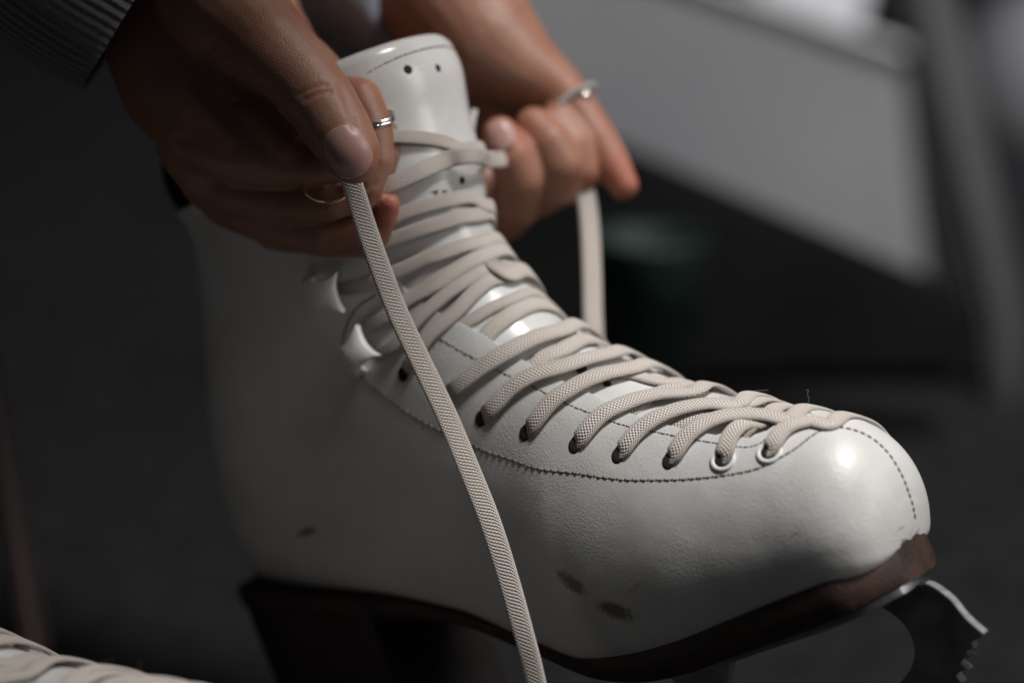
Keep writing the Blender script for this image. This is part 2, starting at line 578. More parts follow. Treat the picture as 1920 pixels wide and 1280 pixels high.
# chair leg on the left, far out of focus
cl = slab_px('chair_leg', [(-60, 640), (-20, 640), (85, 1240), (30, 1260)], 0.30, 0.02, noise_mat('brown_leg', (0.05, 0.035, 0.035), (0.08, 0.055, 0.055), 10, rough=0.5), None, bevel=0.004)
props(cl, 'dark brown chair leg out of focus at the left edge', 'chair leg')

# ------------------------------------------------------------------ boot surface
ST = [  # bottom/back x,y   top/front x,y   half width px   mix fore->shaft
    (1697, 1010, 1697, 1000, 0, 0), (1695, 1015, 1688, 930, 66, 0), (1688, 1022, 1670, 878, 107, 0),
    (1672, 1030, 1632, 830, 142, 0), (1640, 1042, 1580, 800, 168, 0), (1600, 1057, 1525, 787, 182, 0),
    (1556, 1073, 1470, 775, 192, 0), (1470, 1105, 1360, 752, 212, 0), (1370, 1140, 1240, 725, 230, 0),
    (1290, 1158, 1165, 690, 232, 0), (1209, 1165, 1100, 655, 228, 0), (1095, 1143, 1020, 600, 205, .1),
    (946, 1100, 965, 540, 190, .25), (800, 1084, 935, 495, 185, .45), (640, 1078, 912, 460, 180, .7),
    (530, 1065, 900, 440, 165, .9), (480, 1010, 892, 420, 160, 1), (455, 910, 886, 398, 170, 1),
    (442, 780, 878, 370, 185, 1), (438, 650, 868, 325, 195, 1), (430, 530, 856, 280, 200, 1),
    (418, 430, 845, 235, 205, 1), (398, 360, 832, 190, 212, 1), (380, 300, 818, 135, 215, 1),
    (360, 240, 800, 92, 220, 1), (350, 200, 778, 50, 225, 1)]
ST = np.array(ST, float)
NST = len(ST)
FORE = np.array([(0, 0), (.55, 0), (.90, .02), (1.0, .22), (.97, .45), (.82, .68), (.58, .86), (.30, .965), (0, 1)])
SHAFT = np.array([(0, 0), (.38, .03), (.72, .14), (.95, .34), (1, .55), (.90, .76), (.66, .91), (.34, .985), (0, 1)])
NS, NT = 700, 120


def section(mix, tt):
    ctrl = FORE * (1 - mix) + SHAFT * mix
    k = np.linspace(0, 1, 9)
    # mirrored ends give zero slope across the centre line
    ks = np.r_[-k[1], k, 1 + k[1]]
    cu = np.r_[-ctrl[1, 0], ctrl[:, 0], -ctrl[-2, 0]]
    cv = np.r_[ctrl[1, 1], ctrl[:, 1], ctrl[-2, 1]]
    out = np.zeros((len(tt), 2))
    for j, t in enumerate(tt):
        i = min(int(t * 8), 7) + 1
        f = t * 8 - (i - 1)
        for q, arr in ((0, cu), (1, cv)):
            p0, p1, p2, p3 = arr[i-1], arr[i], arr[i+1], arr[min(i+2, 10)]
            out[j, q] = 0.5 * (2*p1 + (p2-p0)*f + (2*p0-5*p1+4*p2-p3)*f*f + (3*p1-p0-3*p2+p3)*f**3)
    return out


sv = np.linspace(0, NST - 1, NS)
# denser near the toe tip
prm = [pchip(np.arange(NST), ST[:, c_], sv) for c_ in range(6)]
_q = np.clip(sv, 0, 1)
_k = np.where(sv < 1, np.sqrt(_q), 1)
prm[4] = np.where(sv < 1, 66 * np.sqrt(_q) * (1 - _q * .0), prm[4])
prm[3] = np.where(sv < 1, prm[1] + (930 - 1015) * np.sqrt(_q), prm[3])
GRID = np.zeros((NS, 2 * NT + 1, 3))
for i in range(NS):
    B = PC(prm[0][i], prm[1][i]); T = PC(prm[2][i], prm[3][i])
    sec = section(prm[5][i], np.linspace(0, 1, NT + 1))
    bb = prm[4][i] * K
    Ba = np.array(B); Ta = np.array(T); Wa = np.array(W)
    # real metres grow with distance so that the half width keeps its size in the picture
    ctr = Ba + (Ta - Ba) * sec[:, 1:2]
    sc = np.array([depth_scale(Vector(c_)) for c_ in ctr])[:, None]
    near = ctr - Wa * (bb * sec[:, 0:1] * sc)
    far = ctr + Wa * (bb * sec[:, 0:1] * sc)
    GRID[i, :NT + 1] = near
    GRID[i, NT:] = far[::-1]
# normals
ds_ = np.gradient(GRID, axis=0); dt_ = np.gradient(GRID, axis=1)
NRM = np.cross(ds_, dt_)
NRM /= (np.linalg.norm(NRM, axis=2, keepdims=True) + 1e-12)
mid = GRID.mean(axis=1, keepdims=True)
sgn = np.sign(((GRID - mid) * NRM).sum())
NRM *= sgn
NRM[0] = NRM[1]


def bil(A, s, t):
    a = np.clip(s / (NST - 1) * (NS - 1), 0, NS - 1.0001)
    b_ = np.clip(t * NT, 0, 2 * NT - 0.0001)
    i = a.astype(int); j = b_.astype(int)
    fa = (a - i)[..., None]; fb = (b_ - j)[..., None]
    return (A[i, j] * (1-fa) * (1-fb) + A[i+1, j] * fa * (1-fb) + A[i, j+1] * (1-fa) * fb + A[i+1, j+1] * fa * fb)


def surf(s, t, h=0.0):
    s = np.asarray(s, float); t = np.asarray(t, float)
    s, t = np.broadcast_arrays(s, t)
    n = bil(NRM, s, t)
    n /= (np.linalg.norm(n, axis=-1, keepdims=True) + 1e-12)
    h = np.broadcast_to(np.asarray(h, float), s.shape)
    return bil(GRID, s, t) + n * h[..., None], n


_v = [Vector(v) for v in GRID.reshape(-1, 3)]
MT = 2 * NT + 1
_f = [(i*MT+j, (i+1)*MT+j, (i+1)*MT+j+1, i*MT+j+1) for i in range(NS - 1) for j in range(2 * NT)]
BVH = BVHTree.FromPolygons(_v, _f)


def st(px, py, quiet=True):
    """where the view ray of a photograph pixel meets the boot: station and angle"""
    loc, n, idx, dist = BVH.ray_cast(CAM, ray(px, py))
    if loc is None:
        return None
    i, j = divmod(idx, 2 * NT)
    a = Vector(GRID[i, j]); e1 = Vector(GRID[i+1, j]) - a; e2 = Vector(GRID[i, j+1]) - a
    q = loc - a
    a11 = e1.dot(e1); a12 = e1.dot(e2); a22 = e2.dot(e2); b1 = q.dot(e1); b2 = q.dot(e2)
    det = a11 * a22 - a12 * a12 + 1e-20
    u_ = (b1 * a22 - b2 * a12) / det; v_ = (b2 * a11 - b1 * a12) / det
    return ((i + min(max(u_, 0), 1)) / (NS - 1) * (NST - 1), (j + min(max(v_, 0), 1)) / NT)


def sth(px, py, h):
    """like st(), for a point that floats h (m) above the surface"""
    x, y = px, py
    q = st(x, y)
    for _ in range(4):
        if q is None: break
        p, _n = surf(q[0], q[1], h)
        v = Vector(p) - CAM; z = v.dot(F)
        ex = px - (960 + v.dot(R) / z * D0 / K); ey = py - (640 - v.dot(U) / z * D0 / K)
        x += ex * .9; y += ey * .9
        q2 = st(x, y)
        if q2 is None: break
        q = q2
    return q


# facing edge: from hook row down to the throat
EDGE = [(700, 480), (735, 520), (775, 555), (815, 582), (860, 605), (940, 650), (1010, 690), (1080, 724), (1150, 757), (1215, 786), (1300, 808), (1370, 820), (1410, 820), (1440, 806)]
edge_st = [sth(*p, .0019) for p in EDGE]
edge_st = [e for e in edge_st if e]
es = sorted(edge_st)
THROAT_S = es[0][0]
sx = [THROAT_S - .95, THROAT_S - .45] + [e[0] for e in es]
tx = [1.0, 0.985] + [e[1] for e in es]
keep = [0]
for q in range(1, len(sx)):
    if sx[q] > sx[keep[-1]] + 0.03: keep.append(q)
sx = [sx[q] for q in keep]; tx = [tx[q] for q in keep]
S_TOP = 21.6
sx.append(max(sx[-1] + 1, 19.0)); tx.append(tx[-1] * .5 + .36)
sx.append(S_TOP + .5); tx.append(.72)


def tf(s):
    s = np.asarray(s, float)
    r = np.interp(s, sx, tx)
    return np.where(s < sx[0], 1.0, r)


print('EDGE', [(round(a, 2), round(b, 3)) for a, b in zip(sx, tx)])
H_UP = 0.0019


# ------------------------------------------------------------------ the skate
base = P(470, 1081, 0.12)
SK_LOC = Vector((base.x + .10, base.y - .05, FLOOR_Z))
skate = empty('ice_skate', SK_LOC, 'white leather figure skate being laced, brown sole and steel toe pick, in the middle', 'ice skate', None)

# upper ------------------------------------------------------------
ns, nt2 = 620, 210
s_arr = np.r_[np.r_[np.linspace(0.004, .28, 8), np.linspace(.33, 7.5, 122)], np.linspace(7.5, S_TOP, ns - 130 + 1)[1:]]
tt = np.linspace(0, 1, nt2 + 1)
tfs = tf(s_arr)
tn = tt[None, :] * tfs[:, None]
sn = np.repeat(s_arr[:, None], nt2 + 1, 1)
hh = np.full(sn.shape, H_UP)
_r = np.clip(sn / .6, 0, 1); _b = np.clip(tn / .45, 0, 1)
hh *= 1 - (1 - _r * _r * (3 - 2 * _r)) * (1 - _b * _b * (3 - 2 * _b))
# collar swells outwards a little at the top rim
hh += 0.003 * np.clip((sn - 20.3) / 1.3, 0, 1) ** 2
near, _ = surf(sn, tn, hh)
far, _ = surf(sn, 2 - tn, hh)
verts = np.concatenate([near.reshape(-1, 3), far.reshape(-1, 3)])
w_ = nt2 + 1
off = len(s_arr) * w_
faces = []
for i in range(len(s_arr) - 1):
    for j in range(nt2):
        a = i*w_+j
        faces.append((a, a+1, a+w_+1, a+w_))
        a += off
        faces.append((a, a+w_, a+w_+1, a+1))
upper = mesh_obj('upper', verts, faces, M_LEATHER, skate)
bm = bmesh.new(); bm.from_mesh(upper.data)
bmesh.ops.remove_doubles(bm, verts=bm.verts, dist=0.00002)
bm.to_mesh(upper.data); bm.free()


def orient(o, refn):
    """flip a surface so that its faces look along the given vertex normals"""
    me = o.data; a = 0
    for p in list(me.polygons)[::37]:
        a += p.normal.dot(Vector(refn(p.center)))
    if a < 0:
        bm = bmesh.new(); bm.from_mesh(me); bmesh.ops.reverse_faces(bm, faces=bm.faces); bm.to_mesh(me); bm.free()


def outward(co):
    loc, n, idx, dd = BVH.find_nearest(Vector(co))
    i, j = divmod(idx, 2 * NT)
    return NRM[i, j]


def project(co):
    v = Vector(co) - CAM
    z = v.dot(F)
    return (960 + v.dot(R) / z * D0 / K, 640 - v.dot(U) / z * D0 / K)


orient(upper, outward)
SPOTS = [(1690, 990, 18, 4, -40, .5), (1620, 1035, 40, 4, -20, .35), (1500, 1080, 60, 5, -20, .3), (1330, 1140, 50, 6, -22, .3), (1010, 1120, 14, 5, 30, .4), (700, 1060, 60, 6, 4, .3), (480, 960, 8, 30, 10, .25), (560, 700, 20, 10, 30, .22), (660, 900, 26, 3, -50, .4), (735, 965, 18, 3, -60, .35), (930, 1010, 22, 3, 50, .35), (1120, 960, 16, 2.5, -30, .4), (1260, 930, 18, 3, -12, .35), (1560, 960, 20, 3, 25, .4), (1400, 1060, 26, 3, -28, .42), (1060, 1060, 50, 30, 30, .16), (1072, 1092, 40, 15, 38, .95), (1052, 1078, 16, 5, 40, .7), (1155, 1145, 46, 18, 22, 1.0), (1190, 1100, 30, 1.6, -32, .7), (575, 997, 24, 9, -20, .75), (545, 905, 75, 7, -38, .16), (600, 960, 60, 16, -28, .1),
         (1435, 1004, 15, 4.5, 10, .50), (1487, 1003, 26, 4.0, -32, .55), (1300, 1048, 10, 3, 0, .35), (1590, 925, 6, 3, 40, .45), (520, 845, 18, 5, 60, .22),
         (1380, 985, 40, 5, -15, .12), (1175, 1115, 42, 3.5, -32, .45), (880, 1035, 10, 6, 0, .35), (790, 1003, 8, 5, 0, .3), (1152, 845, 12, 8, 0, .35),
         (1010, 945, 30, 6, -20, .15), (1640, 985, 60, 8, -20, .12), (430, 1060, 60, 26, 30, .12), (1250, 1110, 80, 10, -22, .12), (1540, 900, 30, 5, 20, .14)]
att = upper.data.attributes.new('dirt', 'FLOAT', 'POINT')
_c = np.zeros(len(upper.data.vertices) * 3); upper.data.vertices.foreach_get('co', _c); _c = _c.reshape(-1, 3) - np.array(CAM)
_z = _c @ np.array(F); _x = 960 + _c @ np.array(R) / _z * D0 / K; _y = 640 - _c @ np.array(U) / _z * D0 / K
vals = np.zeros(len(_x))
for (cx, cy, a_, b2_, g_, s_) in SPOTS:
    g_ = R_(g_)
    dx = _x - cx; dy = _y - cy
    q = ((dx * math.cos(g_) + dy * math.sin(g_)) / a_) ** 2 + ((-dx * math.sin(g_) + dy * math.cos(g_)) / b2_) ** 2
    vals = np.maximum(vals, min(s_ * 1.3, .97) * np.exp(-q * .8))
att.data.foreach_set('value', vals)
_tip = np.array(PC(1697, 1005)); _cc = np.zeros(len(upper.data.vertices) * 3); upper.data.vertices.foreach_get('co', _cc); _cc = _cc.reshape(-1, 3)
_dd = np.clip((np.linalg.norm(_cc - _tip, axis=1) - .013) / .010, 0, 1)
vg = upper.vertex_groups.new(name='shell')
for _w in range(11):
    idx_ = np.nonzero(np.round(_dd * 10).astype(int) == _w)[0].tolist()
    if idx_: vg.add(idx_, _w / 10, 'REPLACE')
mod(upper, 'SOLIDIFY', thickness=0.0018, offset=-1, vertex_group='shell', thickness_vertex_group=0.10)
mod(upper, 'BEVEL', width=0.0004, segments=2, limit_method='ANGLE', angle_limit=R_(50))

# tongue -----------------------------------------------------------
n1, n2 = 260, 90
tw_keys_s = [THROAT_S - .3, THROAT_S + 1, 11, 15, 19, 22, 25]
tw_keys = [.18, .30, .38, .45, .47, .47, .47]
jj = np.linspace(-1, 1, n2 + 1)
ii = np.linspace(0, 1, n1 + 1)
TS0 = THROAT_S - .35
stop = 21.6 + 3.1 * np.clip(1 - np.abs(jj) ** 2.2, 0, 1) ** .55
S_ = TS0 + (stop[None, :] - TS0) * ii[:, None]
TW = np.interp(S_, tw_keys_s, tw_keys)
T_ = 1 + jj[None, :] * TW * np.where(jj[None, :] < 0, 1 + .38 * np.clip((S_ - 19) / 3, 0, 1), 1)
rim = np.minimum(np.clip((stop[None, :] - S_) / .35, 0, 1), np.clip((1 - np.abs(jj))[None, :] / .06, 0, 1))
rim = np.where(S_ > 17, rim, 1)
HH = -0.0012 + 0.0016 * np.sqrt(rim) + 0.0005 * np.sin(S_ * 1.7) * (S_ > 6)
pts, _ = surf(S_, T_, HH)
w2 = n2 + 1
tongue = mesh_obj('tongue', pts.reshape(-1, 3), [(i*w2+j, i*w2+j+1, (i+1)*w2+j+1, (i+1)*w2+j) for i in range(n1) for j in range(n2)], M_TONGUE, skate)
orient(tongue, outward)
mod(tongue, 'SOLIDIFY', thickness=0.003, offset=-1 if True else 1)


# generic swept ribbon ----------------------------------------------
def ribbon(name, pts, nrms, m, parent, width=0.0072, thick=0.0013, wscale=None, seg=16):
    n = len(pts)
    P3 = [Vector(p) for p in pts]
    vs = []; uvs = []; fs = []
    acc = 0.0
    for i in range(n):
        t = (P3[min(i+1, n-1)] - P3[max(i-1, 0)]).normalized()
        nn = Vector(nrms[i]); nn = (nn - t * nn.dot(t)).normalized()
        sd = t.cross(nn)
        if i: acc += (P3[i] - P3[i-1]).length
        ws = 1 if wscale is None else wscale[i]
        for q in range(seg + 1):
            a = 2 * math.pi * q / seg
            ca, sa = math.cos(a), math.sin(a)
            x = math.copysign(abs(ca) ** .70, ca) * width / 2 * ws
            y = math.copysign(abs(sa) ** .42, sa) * thick / 2 * (1 + (1 - ws) * 1.2)
            y *= (1 - .18 * math.cos(2 * a) * 0)
            vs.append(P3[i] + sd * x + nn * y)
            uvs.append((acc * 1000, (q / seg) * 17.0))
    k = seg + 1
    for i in range(n - 1):
        for q in range(seg):
            a = i * k + q
            fs.append((a, a+1, a+k+1, a+k))
    fs.append(tuple(range(seg))[::-1]); fs.append(tuple((n-1) * k + q for q in range(seg)))
    return mesh_obj(name, vs, fs, m, parent, uvs=uvs)


def lace_px(wps, hs, ext=None, pre=None, width=0.0072, n=90, far_h=None, t_end=1.36, wn=None):
    """lace over the boot through photograph pixels; hs = heights (mm) above the tongue surface"""
    s_t = []; H = []
    for (p, h) in zip(wps, hs):
        q = sth(*p, h * .001)
        if q is None: continue
        s_t.append(q); H.append(h)
    if pre is not None:
        s_t.insert(0, (s_t[0][0] + pre[0], s_t[0][1] + pre[1])); H.insert(0, pre[2])
    if ext is not None:
        s1, t1 = s_t[-1]
        k = 4
        for q in range(1, k + 1):
            f = q / k
            if t1 + (t_end - t1) * f > t1 + .02:
                s_t.append((s1 + ext * f, t1 + (t_end - t1) * f)); H.append(H[-1] if q < k - 1 else (far_h if far_h is not None else 3.0))
    # curve in a space where both axes have similar size in metres
    A = [(s_ * .012, t_ * .075, h_ * .001) for (s_, t_), h_ in zip(s_t, H)]
    C = catmull(A, n)
    pts, nr = surf(C[:, 0] / .012, C[:, 1] / .075, C[:, 2])
    w = np.ones(n)
    if wn is not None:
        m_ = max(2, int(n * .10))
        w[:m_] = wn + (1 - wn) * np.sin(np.linspace(0, math.pi / 2, m_))
    return ribbon('lace', pts, nr, M_LACE, skate, width=width, wscale=w)


# laces that come out of the near eyelets and cross over
LW = 0.0060
E = {}
over = [
    ([(1440, 848), (1445, 832), (1472, 802), (1520, 789), (1556, 794)], [-1.5, 4.2, 4.6, 3.8, 3.6], .1, 3.4),
    ([(1355, 862), (1356, 846), (1372, 812), (1400, 792), (1432, 789)], [-1.5, 4.2, 4.4, 3.0, 1.2], .2, 1.2),
    ([(1255, 862), (1262, 846), (1292, 812), (1330, 788), (1380, 776), (1432, 777), (1480, 784)], [-1.5, 4.2, 4.8, 4.4, 4.0, 3.8, 3.4], .1, 3.2),
    ([(1160, 850), (1168, 836), (1206, 798), (1265, 768), (1329, 756), (1380, 758)], [-1.5, 4.2, 5.0, 5.0, 4.4, 3.8], .2, 3.4),
    ([(1079, 832), (1087, 816), (1126, 778), (1172, 755), (1235, 738), (1300, 733)], [-1.5, 4.2, 5.0, 4.8, 4.4, 4.0], .3, 3.4),
    ([(986, 808), (996, 794), (1034, 752), (1079, 722), (1135, 699), (1188, 688), (1235, 696)], [-1.5, 4.2, 5.4, 5.4, 5.2, 4.8, 4.2], .2, 3.4),
    ([(903, 782), (914, 768), (955, 730), (1000, 702), (1079, 678), (1140, 662), (1175, 665)], [-1.5, 4.2, 5.4, 5.8, 5.6, 5.0, 4.4], .2, 3.6),
    ([(836, 742), (850, 726), (900, 690), (954, 657), (1000, 634), (1055, 617), (1100, 622)], [-1.5, 4.2, 5.6, 6.0, 5.6, 5.0, 4.4], .3, 3.6),
]
for wps, hs, ext, fh in over:
    hs = [h * .62 + .35 if h > 0 else -2.6 for h in hs]
    (x0_, y0_) = wps[0]; wps = [(x0_ - 1, y0_ + 1)] + [(x0_ + (wps[1][0] - x0_) * .7 + 2, y0_ + (wps[1][1] - y0_) * .55)] + wps[2:]
    hs[1] = 2.6
    lace_px(wps, hs, ext=ext, far_h=fh, width=LW, t_end=1.42, wn=.62)
# laces that dive under the near facing
under = [
    ([(1375, 832), (1400, 802), (1440, 782), (1480, 781)], [.3, 1.2, 1.4, 1.6]),
    ([(1250, 822), (1300, 780), (1350, 762), (1400, 757)], [.3, 1.3, 1.5, 1.8]),
    ([(1155, 800), (1215, 745), (1270, 724), (1320, 727)], [.3, 1.3, 1.5, 1.8]),
    ([(1062, 762), (1110, 706), (1180, 700), (1250, 716)], [.3, 1.3, 1.5, 1.8]),
    ([(985, 730), (1015, 675), (1060, 652), (1130, 640), (1170, 650)], [.3, 1.3, 1.5, 1.6, 2.0]),
    ([(872, 690), (897, 650), (919, 621), (962, 587), (1006, 569), (1042, 573), (1085, 602)], [.3, 1.0, 1.3, 1.5, 1.5, 1.8, 2.0], .0058),
    ([(828, 634), (850, 618), (897, 592), (962, 560), (1006, 548), (1059, 571)], [.3, .9, 1.4, 1.8, 2.0, 2.2], .0040),
    ([(757, 704), (765, 686), (785, 655), (803, 630), (853, 586), (886, 551), (919, 525), (945, 518)], [-2.0, 2.6, 3.0, 2.8, 2.0, 1.6, 1.5, 1.5], .0050),
    ([(700, 672), (735, 650), (765, 620), (787, 595), (831, 556), (875, 525), (912, 505), (950, 502)], [1.0, 3.0, 3.0, 2.6, 1.8, 1.5, 1.5, 1.8], .0046),
    ([(690, 612), (718, 598), (745, 577), (765, 562), (809, 537), (853, 508), (908, 478), (951, 468)], [3.0, 3.2, 3.0, 2.4, 1.8, 1.6, 1.8, 2.4], .0052),
    ([(630, 541), (690, 532), (722, 520), (746, 508), (787, 490), (831, 474), (897, 455), (938, 455)], [1.2, 2.8, 2.8, 2.4, 1.8, 1.8, 1.8, 2.2], .0048),
    ([(690, 470), (722, 455), (787, 430), (845, 412), (893, 403), (918, 406)], [2.2, 1.8, 1.7, 1.6, 1.8, 2.2], .0050),
    ([(690, 432), (745, 404), (800, 385), (845, 374), (885, 370), (912, 384)], [2.0, 1.8, 1.7, 1.7, 1.8, 2.2], .0048),
    ([(660, 262), (720, 256), (770, 257), (810, 261), (845, 270), (866, 280)], [2.0, 1.8, 1.6, 1.4, 1.6, 2.0], .0044),
]
for wps, hs, *wd_ in under:
    lace_px(wps, hs, ext=-.15, far_h=3.0, width=wd_[0] if wd_ else LW, t_end=1.40, wn=.7 if hs[0] < 0 else None)
# vertical bar crossing near the ankle
lace_px([(912, 486), (932, 500), (958, 512), (985, 522), (1012, 540)], [0.8, 2.7, 3.2, 3.2, 3.0], ext=.2, far_h=3.2, width=LW, t_end=1.3)


# eyelets -----------------------------------------------------------
def frame_at(px, py, h=0.0):
    q = sth(px, py, h)
    p, n = surf(q[0], q[1], h)
    return Vector(p), Vector(n)


def disc_on(px, py, r, h, m, name, parent, stretch=1.0, seg=24, ang=0.0, dome=0.0003):
    p, n = frame_at(px, py, h)
    a = n.orthogonal().normalized(); b = n.cross(a)
    x = (R - n * R.dot(n)).normalized(); y = n.cross(x)
    ca, sa = math.cos(ang), math.sin(ang)
    x, y = x * ca + y * sa, y * ca - x * sa
    bm = bmesh.new()
    rings = [(1.0, -0.0004), (1.0, 0.0), (.75, dome), (.3, dome)]
    R0 = []
    for (k, z) in rings:
        R0.append([bm.verts.new(p + x * (r * k * stretch * math.cos(2*math.pi*i/seg)) + y * (r * k * math.sin(2*math.pi*i/seg)) + n * z) for i in range(seg)])
    for r1, r2 in zip(R0, R0[1:]):
        for i in range(seg):
            bm.faces.new((r1[i], r1[(i+1) % seg], r2[(i+1) % seg], r2[i]))
    bm.faces.new(R0[-1])
    return bm_obj(name, bm, m, parent)


def torus_on(px, py, r, rr, h, m, name, parent):
    p, n = frame_at(px, py, h)
    x = (R - n * R.dot(n)).normalized(); y = n.cross(x)
    bm = bmesh.new(); A, B = 40, 12
    V = [[bm.verts.new(p + (x * math.cos(2*math.pi*i/A) + y * math.sin(2*math.pi*i/A)) * (r + rr * 1.3 * math.cos(2*math.pi*j/B)) + n * rr * .8 * math.sin(2*math.pi*j/B)) for j in range(B)] for i in range(A)]
    for i in range(A):
        for j in range(B):
            bm.faces.new((V[i][j], V[(i+1) % A][j], V[(i+1) % A][(j+1) % B], V[i][(j+1) % B]))
    return bm_obj(name, bm, m, parent)


EYE = [(758, 700), (830, 748), (903, 784), (986, 811), (1079, 834), (1160, 853), (1255, 864), (1355, 860), (1442, 846)]
for i, (x, y) in enumerate(EYE):
    if i >= 7:
        e = disc_on(x, y + 1, 0.0029, H_UP + 0.0001, M_HOLE, 'eyelet', skate)
        torus_on(x, y + 1, 0.0033, 0.00055, H_UP + 0.0003, M_ENAMEL, 'rim', e)
    else:
        disc_on(x - 2, y + 1, 0.0026, H_UP + 0.00005, M_HOLE, 'eyelet', skate, stretch=.8)
for (x, y, r) in [(765, 131, .0016), (821, 128, .0014), (867, 338, .0013), (1090, 690, .0018), (1139, 719, .0013)]:
    disc_on(x, y, r, 0.0008, M_HOLE, 'air_hole', skate)


# stitching -----------------------------------------------------------
def stitches(name, path_st, h, m, parent, pitch=0.0026, ln=0.0019, r=0.00034, pits=True):
    C = catmull([(s_ * .012, t_ * .075) for s_, t_ in path_st], 600)
    pts, nr = surf(C[:, 0] / .012, C[:, 1] / .075, h)
    seglen = np.r_[0, np.cumsum(np.linalg.norm(np.diff(pts, axis=0), axis=1))]
    k = int(seglen[-1] / pitch)
    vs = []; fs = []; mi = []

    def cap(a, b, n, r0, r1, lift, mid_):
        d = (b - a); l = d.length
        if l < 1e-7: return
        d.normalize(); sd = d.cross(n).normalized()
        base_i = len(vs); A = 7; B = 8
        for i in range(A):
            f = i / (A - 1)
            rr_ = max(1e-5, math.sin(math.pi * min(max(f, .04), .96)) ** .5)
            c0 = a + d * (l * f) + n * lift * math.sin(math.pi * f)
            for j in range(B):
                an = 2 * math.pi * j / B
                vs.append(c0 + sd * (r0 * rr_ * math.cos(an)) + n * (r1 * rr_ * math.sin(an)))
        for i in range(A - 1):
            for j in range(B):
                fs.append((base_i+i*B+j, base_i+i*B+(j+1) % B, base_i+(i+1)*B+(j+1) % B, base_i+(i+1)*B+j)); mi.append(mid_)
    for q in range(k):
        d0 = q * pitch + pitch * .1 * random.random(); d1 = d0 + ln * random.uniform(.92, 1.05)

        def at(dd):
            return (Vector([np.interp(dd, seglen, pts[:, c_]) for c_ in range(3)]), Vector([np.interp(dd, seglen, nr[:, c_]) for c_ in range(3)]).normalized())
        a, na = at(d0); b, nb = at(d1)
        if ln > 0.0006:
            cap(a, b, na, r, r * .8, .00012, 0)
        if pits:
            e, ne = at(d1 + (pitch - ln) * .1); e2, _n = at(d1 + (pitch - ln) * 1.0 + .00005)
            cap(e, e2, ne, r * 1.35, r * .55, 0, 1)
    o = mesh_obj(name, vs, fs, m, parent)
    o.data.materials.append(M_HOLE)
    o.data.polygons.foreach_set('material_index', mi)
    return o


def pst(pts):
    return [q for q in (sth(*p, H_UP) for p in pts) if q]


main_line = [(706, 552), (672, 575), (652, 605), (643, 640), (650, 672), (675, 705), (715, 738), (760, 770), (820, 805), (890, 837), (960, 862), (1050, 884), (1130, 895), (1210, 900), (1290, 898), (1370, 889), (1440, 870), (1490, 842), (1530, 812), (1556, 799)]
stitches('stitching', pst(main_line), H_UP, M_THREAD, skate)
stitches('stitching', pst([(822, 634), (880, 667), (945, 700), (1012, 731), (1080, 764), (1150, 791), (1212, 806), (1290, 822), (1360, 833), (1400, 838), (1430, 828), (1446, 810)]), H_UP, M_THREAD, skate, pitch=.0031, ln=.0021, r=.00022)
seam_st = pst([(1568, 800), (1620, 813), (1660, 843), (1688, 885), (1706, 930), (1714, 960), (1717, 978)])
stitches('stitching', seam_st, H_UP, M_THREAD, skate, pitch=.0022, ln=.0003, r=.00042)
stitches('stitching', [(TS, TT) for TS, TT in [(21.9, .50), (22.8, .60), (23.4, .72), (23.85, .85), (24.0, 1.0), (23.9, 1.12), (23.5, 1.25)]], 0.0006, M_THREAD, skate, pitch=.004, ln=.0026, r=.00022)


# brown printed letters on the tongue, mostly under a lace
def mark(name, px_polys, h, m, parent):
    vs = []; fs = []
    for poly in px_polys:
        b0 = len(vs)
        for lift in (h, h + .00015):
            for (x, y) in poly:
                p, n = frame_at(x, y, lift); vs.append(p)
        k = len(poly)
        fs.append(tuple(b0 + k + i for i in range(k)))
        for i in range(k):
            fs.append((b0+i, b0+(i+1) % k, b0+k+(i+1) % k, b0+k+i))
    o = mesh_obj(name, vs, fs, m, parent, smooth=False)
    bm = bmesh.new(); bm.from_mesh(o.data); bmesh.ops.recalc_face_normals(bm, faces=bm.faces); bm.to_mesh(o.data); bm.free()
    return o


M_PRINT = noise_mat('brown_print', (0.10, 0.06, 0.02), (0.14, 0.09, 0.03), 500, rough=0.5)
mark('lettering', [[(807, 357), (822, 356), (822, 361), (808, 362)], [(814, 361), (820, 361), (820, 374), (816, 374)], [(829, 357), (839, 356), (839, 361), (829, 362)], [(832, 361), (836, 361), (836, 372), (832, 372)],
                   [(850, 356), (858, 356), (858, 360), (850, 360)], [(852, 360), (856, 360), (856, 370), (852, 370)], [(866, 357), (873, 358), (873, 362), (866, 361)], [(878, 360), (884, 361), (884, 364), (878, 363)]], 0.0005, M_PRINT, skate)


